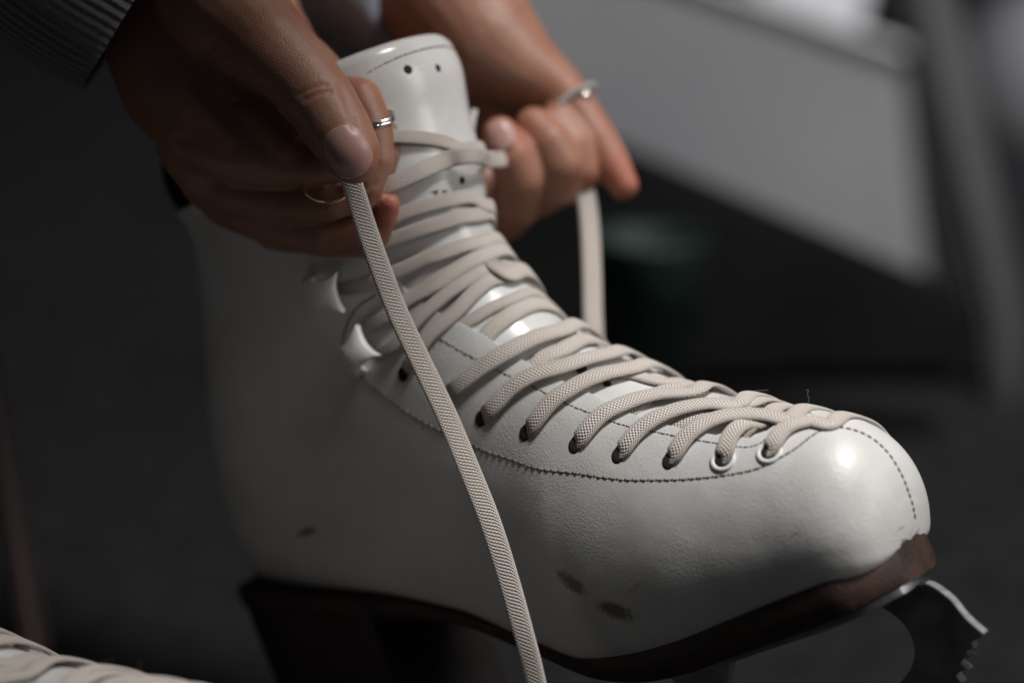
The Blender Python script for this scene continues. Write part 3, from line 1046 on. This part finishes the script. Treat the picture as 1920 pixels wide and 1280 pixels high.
# lace hooks ------------------------------------------------------------
def hook(px, py, dx, dy, sc=1.0):
    """folded white lace hook; (dx,dy) points in the picture to the open front end"""
    p, n = frame_at(px, py, H_UP)
    q = CAM + ray(px + dx, py + dy) * ((p - CAM).length)
    x = (q - p); x = (x - n * x.dot(n)).normalized()
    y = n.cross(x)
    A, B = 18, 10
    top = []; bot = []
    for i in range(A + 1):
        u_ = -1 + 2 * i / A            # rear fold -> flared front lip
        lx = .0058 * u_
        g = max(0, (u_ + .3) / 1.3)
        zt = .0058 * (max(0, 1 - ((-u_ - .30) / .70) ** 2)) ** .5 if u_ < -.30 else .0058 - .0017 * g ** 2
        zb = 0.0 if u_ < -.45 else (zt - .0012) * min(1, (u_ + .45) / .2)
        zb = min(zb, zt - .0004) if zt > .0005 else -.0004
        hw = .0040 + .0016 * max(0, (u_ - .1) / .9) ** 1.6 + .0003 * max(0, -u_ - .3) - (.0012 * max(0, (-u_ - .75) / .25) ** 2)
        for j in range(B + 1):
            v = -1 + 2 * j / B
            xx = lx - .0016 * (1 - v * v) * max(0, u_) ** 2
            dome = .0006 * (1 - v * v) + .0010 * abs(v) ** 3 * max(0, u_)
            top.append(p + (x * xx + y * (hw * v) + n * (zt + dome * min(1, zt / .003))) * sc)
            bot.append(p + (x * xx + y * (hw * v) + n * zb) * sc)
    vs = top + bot; fs = []
    o_ = (A + 1) * (B + 1)
    for i in range(A):
        for j in range(B):
            a = i * (B + 1) + j
            fs.append((a, a + 1, a + B + 2, a + B + 1))
            fs.append((o_ + a, o_ + a + B + 1, o_ + a + B + 2, o_ + a + 1))
    for j in range(B):
        fs.append((j + 1, j, o_ + j, o_ + j + 1))
        a = A * (B + 1) + j
        fs.append((a, a + 1, o_ + a + 1, o_ + a))
    for i in range(A):
        a = i * (B + 1)
        fs.append((a, a + B + 1, o_ + a + B + 1, o_ + a))
        a += B
        fs.append((a + B + 1, a, o_ + a, o_ + a + B + 1))
    o = mesh_obj('lace_hook', vs, fs, M_ENAMEL, skate)
    bm = bmesh.new(); bm.from_mesh(o.data); bmesh.ops.recalc_face_normals(bm, faces=bm.faces); bm.to_mesh(o.data); bm.free()
    mod(o, 'BEVEL', width=0.0005, segments=3, limit_method='ANGLE', angle_limit=R_(50))


hook(613, 541, 60, -12, 1.2)
hook(686, 663, 50, -36, 1.2)
hook(590, 418, 60, -8, 1.0)

# sole ---------------------------------------------------------------
SOLE = [(1708, 1012, 0, 66), (1706, 1013, 52, 66), (1695, 1018, 88, 65), (1680, 1026, 119, 64), (1660, 1034, 148, 65), (1630, 1044, 175, 66), (1556, 1073, 194, 64), (1470, 1104, 208, 62), (1370, 1140, 218, 60),
        (1290, 1160, 214, 56), (1209, 1168, 205, 44), (1095, 1146, 182, 28), (946, 1106, 160, 20), (800, 1086, 152, 26), (640, 1082, 150, 30), (560, 1080, 138, 30), (516, 1080, 104, 30), (497, 1081, 70, 30), (486, 1082, 0, 30)]
SO = np.array(SOLE, float)
axis = (PC(1640, 1042) - PC(1290, 1158)).normalized()
ZD = axis.cross(W).normalized()
if ZD.dot(Vector((0, 0, 1))) > 0: ZD = -ZD
xs_ = np.linspace(0, len(SO) - 1, 150)
so = [pchip(np.arange(len(SO)), SO[:, c_], xs_) for c_ in range(4)]


def outline(i0, i1, extra=0.0):
    ctr = []; hw = []; th = []
    for i in range(i0, i1):
        c_ = PC(so[0][i], so[1][i]); s = depth_scale(c_)
        ctr.append(c_); hw.append(max(so[2][i] * K * s, 0)); th.append(so[3][i] * K * s)
    return ctr, hw, th


def slab_outline(name, ctr, hw, tops, bots, m, parent, grow=0.0):
    """solid between a top and a bottom offset (m along ZD) with the outline ctr +- hw"""
    vs = []; fs = []
    n = len(ctr)
    rows = []
    lay = [(0.0, -0.0012), (0.10, 0.0), (0.5, 0.0002), (0.9, 0.0), (1.0, -0.0012)]
    for i in range(n):
        row = []
        for side in (-1, 1):
            for f, g in lay:
                z = tops[i] + (bots[i] - tops[i]) * f
                row.append(len(vs)); vs.append(ctr[i] + W * side * max(hw[i] + (g + grow if hw[i] > .002 else 0), 0) + ZD * z)
        rows.append(row)
    k = len(lay)
    for a, b in zip(rows, rows[1:]):
        for j in range(k - 1):
            fs.append((a[j], a[j+1], b[j+1], b[j]))
            fs.append((a[k+j+1], a[k+j], b[k+j], b[k+j+1]))
        fs.append((a[k], a[0], b[0], b[k]))
        fs.append((a[k-1], a[2*k-1], b[2*k-1], b[k-1]))
    for row in (rows[0], rows[-1]):
        for j in range(k - 1):
            fs.append((row[j], row[j+1], row[k+j+1], row[k+j]))
    o = mesh_obj(name, vs, fs, m, parent)
    bm = bmesh.new(); bm.from_mesh(o.data)
    bmesh.ops.remove_doubles(bm, verts=bm.verts, dist=1e-6)
    bmesh.ops.recalc_face_normals(bm, faces=bm.faces); bm.to_mesh(o.data); bm.free()
    mod(o, 'EDGE_SPLIT', split_angle=R_(50))
    return o


ctr, hw, th = outline(0, 150)
slab_outline('sole', ctr, hw, [-0.0014] * len(ctr), th, M_SOLE, skate)
# welt: a thin tan line where the upper meets the sole near the toe
i0 = next(i for i in range(150) if xs_[i] > 13.1)
ctr, hw, th = outline(i0, 150)
plane_pt = PC(1290, 1160) + ZD * (58 * K)
bots = [(plane_pt - c_).dot(ZD) for c_ in ctr]
slab_outline('heel', ctr, hw, [t_ - 0.0002 for t_ in th], bots, M_HEEL, skate, grow=-0.0006)


# blade ---------------------------------------------------------------
def plate_px(name, outer, thick, m, parent, off=0.0, holes=None, bevel=.0003):
    pts = [PC(x, y) for x, y in outer]
    bm = bmesh.new()
    a = [bm.verts.new(p - W * (thick / 2 - off)) for p in pts]
    b = [bm.verts.new(p + W * (thick / 2 + off)) for p in pts]
    k = len(pts)
    bm.faces.new(a); bm.faces.new(b[::-1])
    for i in range(k):
        bm.faces.new((a[i], a[(i+1) % k], b[(i+1) % k], b[i]))
    bmesh.ops.recalc_face_normals(bm, faces=bm.faces)
    bmesh.ops.triangulate(bm, faces=[f for f in bm.faces if len(f.verts) > 4], ngon_method='EAR_CLIP')
    return bm_obj(name, bm, m, parent, smooth=False)


def crv(pts, n):
    return [tuple(p) for p in catmull(pts, n)]


blade = empty('blade', Vector((0, 0, 0)), None, None)
blade.parent = skate
blade.location = Vector((0, 0, 0))
front_out = crv([(1738, 1092), (1752, 1097), (1785, 1122), (1812, 1155), (1847, 1186)], 16)
teeth = [(1843, 1192), (1826, 1199), (1829, 1212), (1822, 1215), (1817, 1211), (1818, 1222), (1826, 1227), (1812, 1230), (1806, 1240), (1820, 1252), (1806, 1254), (1797, 1262), (1808, 1276), (1794, 1277), (1786, 1288), (1792, 1300), (1776, 1302)]
run_bot = crv([(1760, 1312), (1640, 1356), (1400, 1440), (1100, 1540), (800, 1620), (560, 1672), (470, 1688)], 30)
run_top = crv([(470, 1660), (560, 1642), (800, 1588), (1100, 1505), (1250, 1452)], 20)
post_mid = [(1262, 1448), (1300, 1400), (1296, 1330), (1270, 1275), (1235, 1238), (1232, 1225), (1392, 1176), (1394, 1190), (1376, 1230), (1368, 1280), (1380, 1340), (1420, 1388)]
hole = crv([(1440, 1384), (1520, 1355), (1620, 1318), (1680, 1285), (1712, 1250), (1720, 1215), (1706, 1175), (1680, 1148), (1650, 1131), (1632, 1126)], 40)
poly = front_out + teeth + run_bot + run_top + post_mid + hole + [(1640, 1104)]
# the blade is one sheet of steel in the boot's centre plane
blade_o = plate_px('runner', poly, 0.0036, M_STEEL, blade)
edge_pts = [PC(x, y) + (PC(x, y) - PC(x - 8, y + 10)).normalized() * .0001 for x, y in front_out]
vs = []; fs = []
for i, p in enumerate(edge_pts):
    tdir = (edge_pts[min(i+1, 15)] - edge_pts[max(i-1, 0)]).normalized(); upn = W.cross(tdir).normalized()
    if upn.z < 0: upn = -upn
    for sd_, hz in ((-1, -.0008), (-1, .0003), (1, .0003), (1, -.0008)):
        vs.append(p + W * (sd_ * .00165) + upn * hz)
for i in range(15):
    for j in range(4):
        fs.append((i*4+j, i*4+(j+1) % 4, (i+1)*4+(j+1) % 4, (i+1)*4+j))
fs += [(0, 1, 2, 3), (63, 62, 61, 60)]
mesh_obj('toe_edge', vs, fs, M_LIT_EDGE, blade, smooth=False)  # lighter steel strip puts the light on the blade's front edge into colour
# mounting plate under the forefoot
ctr, hw, th = outline(0, 150)
sel = [i for i in range(150) if 2.2 < xs_[i] < 10.2]
slab_outline('mounting_plate', [ctr[i] for i in sel], [min(hw[i] - .006, .024) for i in sel], [th[i] for i in sel], [th[i] + .0028 for i in sel], M_STEEL, blade)
# rear posts and plate, below the picture
plate_px('rear_post', [(560, 1470), (900, 1380), (905, 1400), (870, 1440), (850, 1500), (860, 1585), (640, 1636), (640, 1560), (600, 1500)], 0.0036, M_STEEL, blade)

# tiny lint hairs caught on the laces
def hair(pts, r=0.00007):
    C = catmull([tuple(P(*p)) for p in pts], 30)
    bmv = []; fs = []
    for i, p in enumerate(C):
        for j in range(5):
            a = 2 * math.pi * j / 5
            bmv.append(Vector(p) + (R * math.cos(a) + U * math.sin(a)) * r)
    for i in range(29):
        for j in range(5):
            fs.append((i*5+j, i*5+(j+1) % 5, (i+1)*5+(j+1) % 5, (i+1)*5+j))
    return mesh_obj('lint', bmv, fs, M_LACE, skate)


hair([(1511, 778, .012), (1507, 770, .012), (1511, 760, .012), (1517, 750, .012), (1514, 738, .012), (1516, 731, .012), (1511, 731, .012)])
hair([(1440, 765, .02), (1443, 755, .02), (1450, 752, .02), (1456, 757, .02)])
hair([(1385, 752, .03), (1398, 740, .03), (1415, 733, .03), (1440, 731, .03)])

skate['label'] = 'near white figure skate being laced by both hands, brown sole and steel toe pick'
COPY_SRC = list(skate.children)

# the two held ends of the lace -----------------------------------------
hang = [(640, 300, .026), (660, 345, .027), (684, 420, .029), (712, 500, .030), (745, 585, .031), (790, 680, .030), (838, 780, .027), (880, 880, .021), (918, 975, .014), (952, 1080, .008), (980, 1180, .003), (1003, 1270, .001), (1020, 1360, .0), (1022, 1500, .004)]
Ch = catmull([tuple(P(*p)) for p in hang], 200)
nrm_h = []
for i in range(200):
    a = R_(18) * math.sin(i / 200 * 5.0) - R_(12)
    nrm_h.append((-F) * math.cos(a) + R * math.sin(a))
ribbon('lace', Ch, nrm_h, M_LACE, skate, width=0.0067, thick=0.0017)
# far end
ch2 = [(1085, 300, .118), (1098, 360, .118), (1106, 430, .118), (1110, 520, .116), (1112, 600, .114), (1118, 700, .112), (1130, 900, .105), (1140, 1100, .10)]
Ch = catmull([tuple(P(*p)) for p in ch2], 90)
ribbon('lace', Ch, [(-F + R * .35).normalized()] * 90, M_LACE, skate, width=0.0072, thick=0.0019)
# strand from the boot into the far hand's thumb
q0 = [st(695, 358), st(740, 342), st(783, 322), st(830, 302)]
p0 = [tuple(surf(a, b, h)[0]) for (a, b), h in zip(q0, (.003, .003, .003, .003))]
dd_ = (Vector(surf(*q0[3], .003)[0]) - CAM).dot(F) - D0
p0 += [tuple(P(866, 293, dd_ + .000)), tuple(P(892, 292, dd_ + .004)), tuple(P(915, 299, dd_ + .014)), tuple(P(952, 298, .108))]
Ch = catmull(p0, 60)
n0 = [Vector(surf(*q0[1], 0)[1])] * 60
ribbon('lace', Ch, [(n0[0] * (1 - i / 90) + (-F) * (i / 90)).normalized() for i in range(60)], M_LACE, skate, width=0.0056, thick=0.0019)

# ------------------------------------------------------------------ second skate (bottom left corner)
sk2 = skate.copy(); COL.objects.link(sk2)
sk2['label'] = 'second white skate at the bottom left corner, only its laced instep showing'
piv = P(1430, 750, 0); tgt = P(150, 1282, -0.055)
sk2.matrix_world = Matrix.Translation(tgt) @ Matrix.Rotation(R_(7), 4, -F) @ Matrix.Translation(-piv) @ Matrix.Translation(SK_LOC)
for ch in COPY_SRC:
    c_ = ch.copy(); COL.objects.link(c_); c_.parent = sk2
    for g_ in ch.children:
        d_ = g_.copy(); COL.objects.link(d_); d_.parent = c_
skate['group'] = 'pair of white figure skates'
sk2['group'] = 'pair of white figure skates'

# ------------------------------------------------------------------ person: two hands, forearms and a leg
def chain(bm, pts):
    """pts: (px, py, depth m, radius px)"""
    prev = None
    for (x, y, d, r) in pts:
        c_ = P(x, y, d); rr_ = r * K * (D0 + d) / D0
        if prev is not None:
            tmp = bmesh.new()
            for (cc, r0) in (prev, (c_, rr_)):
                bmesh.ops.create_icosphere(tmp, subdivisions=3, radius=r0, matrix=Matrix.Translation(cc))
            res = bmesh.ops.convex_hull(tmp, input=tmp.verts)
            dele = [g_ for g_ in res['geom_interior'] if isinstance(g_, bmesh.types.BMVert)]
            bmesh.ops.delete(tmp, geom=dele, context='VERTS')
            me = bpy.data.meshes.new('tmp'); tmp.to_mesh(me); tmp.free()
            bm.from_mesh(me); bpy.data.meshes.remove(me)
        prev = (c_, rr_)


bm = bmesh.new()
NEAR = [
    # thumb
    [(380, -330, .085, 175), (360, -120, .060, 150), (425, 20, .040, 112), (500, 90, .028, 88), (560, 145, .022, 74), (600, 190, .018, 68), (634, 245, .015, 64), (656, 282, .0135, 57), (664, 300, .013, 46)],
    [(395, 60, .052, 110), (430, 150, .044, 88), (480, 225, .036, 72), (540, 270, .031, 56)],
    # heel of the hand and folded first finger
    [(330, -260, .090, 160), (300, 20, .062, 128), (330, 160, .052, 106), (385, 235, .042, 92), (450, 275, .036, 74), (530, 296, .033, 56), (600, 310, .031, 38), (640, 318, .030, 26)],
    [(372, 270, .050, 78), (390, 320, .052, 62), (420, 360, .056, 56)],
    # middle finger (ring), lying under the first
    [(400, 330, .055, 66), (470, 362, .048, 48), (545, 378, .043, 42), (620, 378, .040, 37), (680, 362, .040, 33)],
    # third finger below
    [(430, 372, .062, 56), (520, 415, .056, 50), (610, 440, .051, 44), (680, 446, .049, 38), (706, 430, .049, 30)],
    # little finger
    [(520, 430, .068, 46), (610, 468, .063, 40), (668, 478, .061, 34), (690, 470, .060, 26)],
    [(730, 383, .044, 21), (722, 405, .046, 25), (705, 440, .050, 27)],
    # fingers curled round in front of the boot, behind the thumb
    [(560, 130, .060, 70), (630, 166, .052, 44), (676, 188, .044, 42), (702, 245, .040, 37), (706, 300, .038, 33), (692, 350, .038, 28), (672, 388, .040, 22)],
    [(585, 160, .068, 62), (655, 160, .060, 40), (698, 190, .055, 39), (726, 240, .051, 34), (728, 290, .050, 31), (712, 345, .049, 26), (690, 380, .048, 20)],
    [(450, 120, .075, 120), (560, 230, .070, 90), (600, 320, .066, 66), (560, 380, .066, 60)],
]
for c_ in NEAR: chain(bm, c_)
FAR = [
    [(200, -150, .27, 110), (480, -30, .21, 100), (700, -20, .172, 106), (780, -25, .158, 124), (856, 5, .145, 122), (910, 80, .135, 108), (975, 130, .130, 78), (1040, 165, .127, 52), (1080, 205, .125, 43), (1118, 262, .122, 40), (1146, 308, .120, 36), (1170, 348, .118, 28)],
    [(850, 60, .165, 130), (920, 160, .160, 95), (960, 260, .150, 75), (965, 350, .142, 62), (945, 415, .135, 36)],
    [(938, 254, .106, 36), (958, 292, .106, 43), (975, 335, .110, 48), (968, 385, .118, 46), (952, 425, .126, 28)],
    [(1000, 236, .114, 36), (1030, 268, .111, 41), (1052, 310, .111, 43), (1046, 350, .115, 40), (1010, 372, .122, 36)],
    [(1045, 226, .120, 34), (1078, 272, .118, 38), (1092, 320, .119, 36), (1082, 356, .123, 30)],
    [(905, 350, .135, 60), (940, 400, .132, 44)],
]
for c_ in FAR: chain(bm, c_)
# leg inside the boot
chain(bm, [(640, 520, .112, 130), (590, 400, .115, 140), (520, 250, .118, 145), (420, 60, .125, 148), (350, -160, .13, 175), (250, -600, .16, 250)])
# neck and head, unseen above the picture, placed to shade the near hand
HC = Vector((.015, .10, .93))
def wball(c_, r, sc=(1, 1, 1)):
    n0_ = len(bm.verts)
    g_ = bmesh.ops.create_icosphere(bm, subdivisions=4, radius=r)
    for v in g_['verts']:
        v.co = Vector((v.co.x * sc[0], v.co.y * sc[1], v.co.z * sc[2])) + HC + Vector(c_)
HC = Vector((.085, -.035, .89))
wball((0, 0, 0), .092, (1.05, .82, .95))                      # skull
wball((.050, 0, -.050), .058, (.95, .90, .90))                # jaw and cheeks
wball((.095, 0, -.030), .014, (1.3, .8, 1.2))                 # nose
wball((.078, 0, -.062), .017, (.8, 1.3, .6))                  # mouth
for sd_ in (-1, 1):
    wball((-.005, .078 * sd_, -.015), .019, (.8, .35, 1.3))   # ears
    wball((.078, .030 * sd_, .000), .012)                     # brow and lids
tmp2 = [(HC + Vector((-.03, 0, -.05)), .055), (Vector((-.06, .07, .85)), .055), (Vector((-.20, .19, .82)), .07)]
prev_ = None
for c_, r_ in tmp2:
    if prev_ is not None:
        t_b = bmesh.new()
        for (cc, r0) in (prev_, (c_, r_)):
            bmesh.ops.create_icosphere(t_b, subdivisions=3, radius=r0, matrix=Matrix.Translation(cc))
        res = bmesh.ops.convex_hull(t_b, input=t_b.verts)
        bmesh.ops.delete(t_b, geom=[g_ for g_ in res['geom_interior'] if isinstance(g_, bmesh.types.BMVert)], context='VERTS')
        m_t = bpy.data.meshes.new('tmp'); t_b.to_mesh(m_t); t_b.free(); bm.from_mesh(m_t); bpy.data.meshes.remove(m_t)
    prev_ = (c_, r_)
me = bpy.data.meshes.new('person')
bm.to_mesh(me); bm.free()
me.materials.append(M_SKIN)
tmp_o = bpy.data.objects.new('tmp_person', me)
COL.objects.link(tmp_o)
mod(tmp_o, 'REMESH', mode='VOXEL', voxel_size=0.00095, use_smooth_shade=True)
mod(tmp_o, 'SMOOTH', factor=0.5, iterations=4)
dg = bpy.context.evaluated_depsgraph_get()
me2 = bpy.data.meshes.new_from_object(tmp_o.evaluated_get(dg))
bpy.data.objects.remove(tmp_o)
me2.name = 'person'

# knuckle folds and skin creases are pressed into the surface
CREASE = [((437, 197), (470, 186), (485, 184), .0016, 7), ((560, 178), (585, 165), (612, 160), .0005, 5), ((572, 188), (596, 176), (622, 172), .0006, 5),
          ((340, 262), (390, 268), (440, 280), .0008, 16), ((395, 90), (470, 170), (560, 268), .0020, 20), ((640, 165), (655, 200), (664, 240), .0008, 9), ((670, 350), (690, 352), (706, 345), .0004, 5)]
cre = []
for a, b, c_, dp, wd in CREASE:
    cv = catmull([a, b, c_], 12); cre.append((cv, dp, wd))
me2.update()
vn = np.zeros(len(me2.vertices) * 3); me2.vertices.foreach_get('normal', vn); vn = vn.reshape(-1, 3)
vc = np.zeros(len(me2.vertices) * 3); me2.vertices.foreach_get('co', vc); vc = vc.reshape(-1, 3)
rel = vc - np.array(CAM)
zz = rel @ np.array(F)
PX = 960 + rel @ np.array(R) / zz * D0 / K
PY = 640 - rel @ np.array(U) / zz * D0 / K
facing = (vn * -rel).sum(1) > 0
dm = np.zeros(len(vc))
for cv, dp, wd in cre:
    d2 = np.min((PX[:, None] - cv[None, :, 0]) ** 2 + (PY[:, None] - cv[None, :, 1]) ** 2, axis=1)
    dm = np.maximum(dm, dp * np.exp(-d2 / wd ** 2) * (facing & (zz < D0 + .045)))
vc -= vn * dm[:, None]
me2.vertices.foreach_set('co', vc.reshape(-1))
FL = [(P(664, 300, .013), .010, .5), (P(732, 385, .044), .008, .9), (P(1160, 330, .119), .012, .95), (P(1120, 270, .122), .012, .5), (P(942, 262, .106), .012, .8), (P(1040, 175, .127), .010, .5),
      (P(600, 190, .018), .009, .35), (P(676, 188, .044), .008, .6), (P(1005, 240, .114), .008, .6), (P(1052, 310, .111), .007, .4), (P(390, 320, .05), .012, .3), (P(720, 230, .05), .008, .4)]
fv = np.zeros(len(vc))
for c_, r_, a_ in FL:
    d2 = ((vc - np.array(c_)) ** 2).sum(1)
    fv = np.maximum(fv, a_ * np.exp(-d2 / r_ ** 2))
fa = me2.attributes.new('flush', 'FLOAT', 'POINT')
fa.data.foreach_set('value', fv)
me2.polygons.foreach_set('use_smooth', [True] * len(me2.polygons))
if not me2.materials: me2.materials.append(M_SKIN)
me2.update()
person = bpy.data.objects.new('person', me2)
COL.objects.link(person)
props(person, 'person in a dark knit sweater tying the laces, hands wearing silver and gold rings', 'person')
PB = BVHTree.FromPolygons([v.co.copy() for v in me2.vertices], [tuple(p.vertices) for p in me2.polygons])


def patch(name, cx, cy, ax, ay, bx, by, m, parent, lift=.0004, n=20, ex=2.6, curve=.0005, thick=.0006):
    """nail: superellipse with picture half axes (ax,ay) (lengthwise) and (bx,by), laid on the skin"""
    vs = []; fs = []
    for i in range(n + 1):
        for j in range(n + 1):
            u_ = -1 + 2 * i / n; v_ = -1 + 2 * j / n
            # square -> rounded square
            k = (abs(u_) ** ex + abs(v_) ** ex) ** (1 / ex)
            mxx = max(abs(u_), abs(v_))
            f = mxx / k if k > 0 else 1
            u_, v_ = u_ * f, v_ * f
            x = cx + ax * u_ + bx * v_; y = cy + ay * u_ + by * v_
            loc, nn, idx, ds = PB.ray_cast(CAM, ray(x, y))
            if loc is None:
                return None
            r_ = min(1, (abs(u_) ** ex + abs(v_) ** ex) ** (1 / ex))
            vs.append(loc + nn * (lift - curve * r_ ** 4))
    for i in range(n):
        for j in range(n):
            a = i * (n + 1) + j
            fs.append((a, a+1, a+n+2, a+n+1))
    o = mesh_obj(name, vs, fs, m, parent)
    mod(o, 'SMOOTH', factor=.5, iterations=4)
    mod(o, 'SOLIDIFY', thickness=thick, offset=-1)
    return o


print('nail', patch('nail', 652, 284, 25, 44, 36, -21, M_NAIL, person, lift=.0003, curve=.0006), patch('nail', 941, 254, 14, 24, 20, -12, M_NAIL, person, lift=.0008))


def ring(name, px, py, d, r, rr_, nx, ny, nz, m, parent, flat=1.0):
    c_ = P(px, py, d)
    n = (R * nx + U * ny + F * nz).normalized()
    x = n.orthogonal().normalized(); y = n.cross(x)
    bm = bmesh.new(); A, B = 64, 12
    V = [[bm.verts.new(c_ + (x * math.cos(2*math.pi*i/A) + y * math.sin(2*math.pi*i/A)) * (r + rr_ * math.cos(2*math.pi*j/B)) + n * rr_ * flat * math.sin(2*math.pi*j/B)) for j in range(B)] for i in range(A)]
    for i in range(A):
        for j in range(B):
            bm.faces.new((V[i][j], V[(i+1) % A][j], V[(i+1) % A][(j+1) % B], V[i][(j+1) % B]))
    return bm_obj(name, bm, m, parent)


r1 = ring('ring', 698, 228, .0405, .0072, .00045, -.18, 1, -.40, M_SILVER, person, 1.3)
r1b = ring('band', 698, 221, .0405, .0072, .00040, -.18, 1, -.40, M_SILVER, r1, 1.2)
r2 = ring('ring', 612, 342, .0330, .0080, .0007, .1, .62, -.78, M_GOLD, person, 1.4)
r3 = ring('ring', 1078, 190, .1265, .0079, .0006, .62, -.75, .1, M_SILVER, person, 1.2)
for k in range(9):
    a = k / 8
    bm = bmesh.new()
    bmesh.ops.create_icosphere(bm, subdivisions=1, radius=.0013, matrix=Matrix.Translation(P(1052 + 58 * a, 192 - 32 * a - 6 * math.sin(math.pi * a), .117)))
    bm_obj('stone', bm, M_STONE, r3, smooth=False)


# sleeves
def tube(name, pts, m, parent, seg=96, sq=1.0, wrinkle=0.0, wf=9.0, n=80, cap=True):
    C = catmull([tuple(P(x, y, d)) + (r * K * (D0 + d) / D0,) for x, y, d, r in pts], n)
    vs = []; fs = []; uvs = []
    ref = F
    acc = 0
    for i in range(n):
        p = Vector(C[i][:3]); t = (Vector(C[min(i+1, n-1)][:3]) - Vector(C[max(i-1, 0)][:3])).normalized()
        x = (ref - t * ref.dot(t)).normalized(); y = t.cross(x)
        if i: acc += (p - Vector(C[i-1][:3])).length
        for j in range(seg + 1):
            a = 2 * math.pi * j / seg
            r = C[i][3] * (1 + wrinkle * (math.sin(wf * i / n * 6.28 + 2.5 * math.sin(a * 2)) + .6 * math.sin(a * 3 + i * .21)))
            vs.append(p + (x * math.cos(a) + y * math.sin(a)) * r)
            uvs.append((j / seg, acc * 10))
    k = seg + 1
    for i in range(n - 1):
        for j in range(seg):
            a = i*k+j
            fs.append((a, a+1, a+k+1, a+k))
    o = mesh_obj(name, vs, fs, m, parent, uvs=uvs)
    mod(o, 'SOLIDIFY', thickness=0.0013, offset=-1)
    return o


sl = tube('sleeve', [(-560, -560, .14, 290), (-260, -350, .085, 265), (-60, -215, .062, 232), (100, -112, .058, 214), (200, -40, .060, 212), (262, 0, .062, 202)], M_RIB, person, wrinkle=.006)
sf = tube('sleeve', [(-60, -260, .32, 190), (200, -140, .27, 150), (480, -25, .21, 135), (600, -10, .19, 128), (700, -10, .172, 126), (772, -14, .160, 137), (792, -14, .157, 118)], M_JERSEY, person, wrinkle=.075, wf=5)
# dark woolly cuff edge behind the near wrist
wc = tube('sock', [(540, 420, .112, 150), (530, 360, .112, 185), (520, 320, .113, 206), (515, 290, .114, 208), (505, 200, .120, 185)], M_BLACKWOOL, person, wrinkle=.012, wf=20)

# unseen rest of the person, added to shade hand and heel: chest, upper arms, neck and head bent over the skate
bm = bmesh.new()


def wchain(bm, pts):
    prev = None
    for (c_, rr_) in pts:
        c_ = Vector(c_)
        if prev is not None:
            tmp = bmesh.new()
            for (cc, r0) in (prev, (c_, rr_)):
                bmesh.ops.create_icosphere(tmp, subdivisions=3, radius=r0, matrix=Matrix.Translation(cc))
            res = bmesh.ops.convex_hull(tmp, input=tmp.verts)
            bmesh.ops.delete(tmp, geom=[g_ for g_ in res['geom_interior'] if isinstance(g_, bmesh.types.BMVert)], context='VERTS')
            me_ = bpy.data.meshes.new('tmp'); tmp.to_mesh(me_); tmp.free()
            bm.from_mesh(me_); bpy.data.meshes.remove(me_)
        prev = (c_, rr_)


EL1 = P(-560, -560, .14); EL2 = P(100, -260, .30)
wchain(bm, [((-.62, .22, .46), .16), ((-.45, .20, .66), .155), ((-.25, .18, .80), .15)])
wchain(bm, [(EL1, .046), ((-.34, .02, .62), .055), ((-.22, .02, .80), .065), ((-.20, .20, .84), .08)])
wchain(bm, [(EL2, .034), ((-.20, .42, .56), .050), ((-.18, .38, .80), .062), ((-.20, .20, .84), .08)])
me = bpy.data.meshes.new('sweater'); bm.to_mesh(me); bm.free(); me.materials.append(M_JERSEY)
tmp_o = bpy.data.objects.new('tmp_sweater', me); COL.objects.link(tmp_o)
mod(tmp_o, 'REMESH', mode='VOXEL', voxel_size=0.006, use_smooth_shade=True); mod(tmp_o, 'SMOOTH', factor=.6, iterations=8)
me3 = bpy.data.meshes.new_from_object(tmp_o.evaluated_get(bpy.context.evaluated_depsgraph_get()))
bpy.data.objects.remove(tmp_o)
me3.name = 'sweater'
if not me3.materials: me3.materials.append(M_JERSEY)
link(bpy.data.objects.new('sweater', me3), person)

M_HAIR = noise_mat('dark_hair', (0.012, 0.008, 0.006), (0.03, 0.02, 0.014), 120, rough=0.5, bump=0.8, bscale=300)
bm = bmesh.new()
g_ = bmesh.ops.create_icosphere(bm, subdivisions=5, radius=.099)
for v in bm.verts:
    v.co = Vector((v.co.x * 1.06, v.co.y * .86, v.co.z * .98)) + HC + Vector((-.012, 0, .008))
dele = [v for v in bm.verts if (v.co - HC).x > .045 and (v.co - HC).z < .045 or (v.co - HC).z < -.065]
bmesh.ops.delete(bm, geom=dele, context='VERTS')
hr = bm_obj('hair', bm, M_HAIR, person)  # unseen hair of the head that was placed to shade the hand
mod(hr, 'SOLIDIFY', thickness=.006, offset=1)
bm = bmesh.new(); bmesh.ops.create_icosphere(bm, subdivisions=4, radius=.032, matrix=Matrix.Translation(HC + Vector((-.105, 0, .045))))
bm_obj('hair_bun', bm, M_HAIR, person)
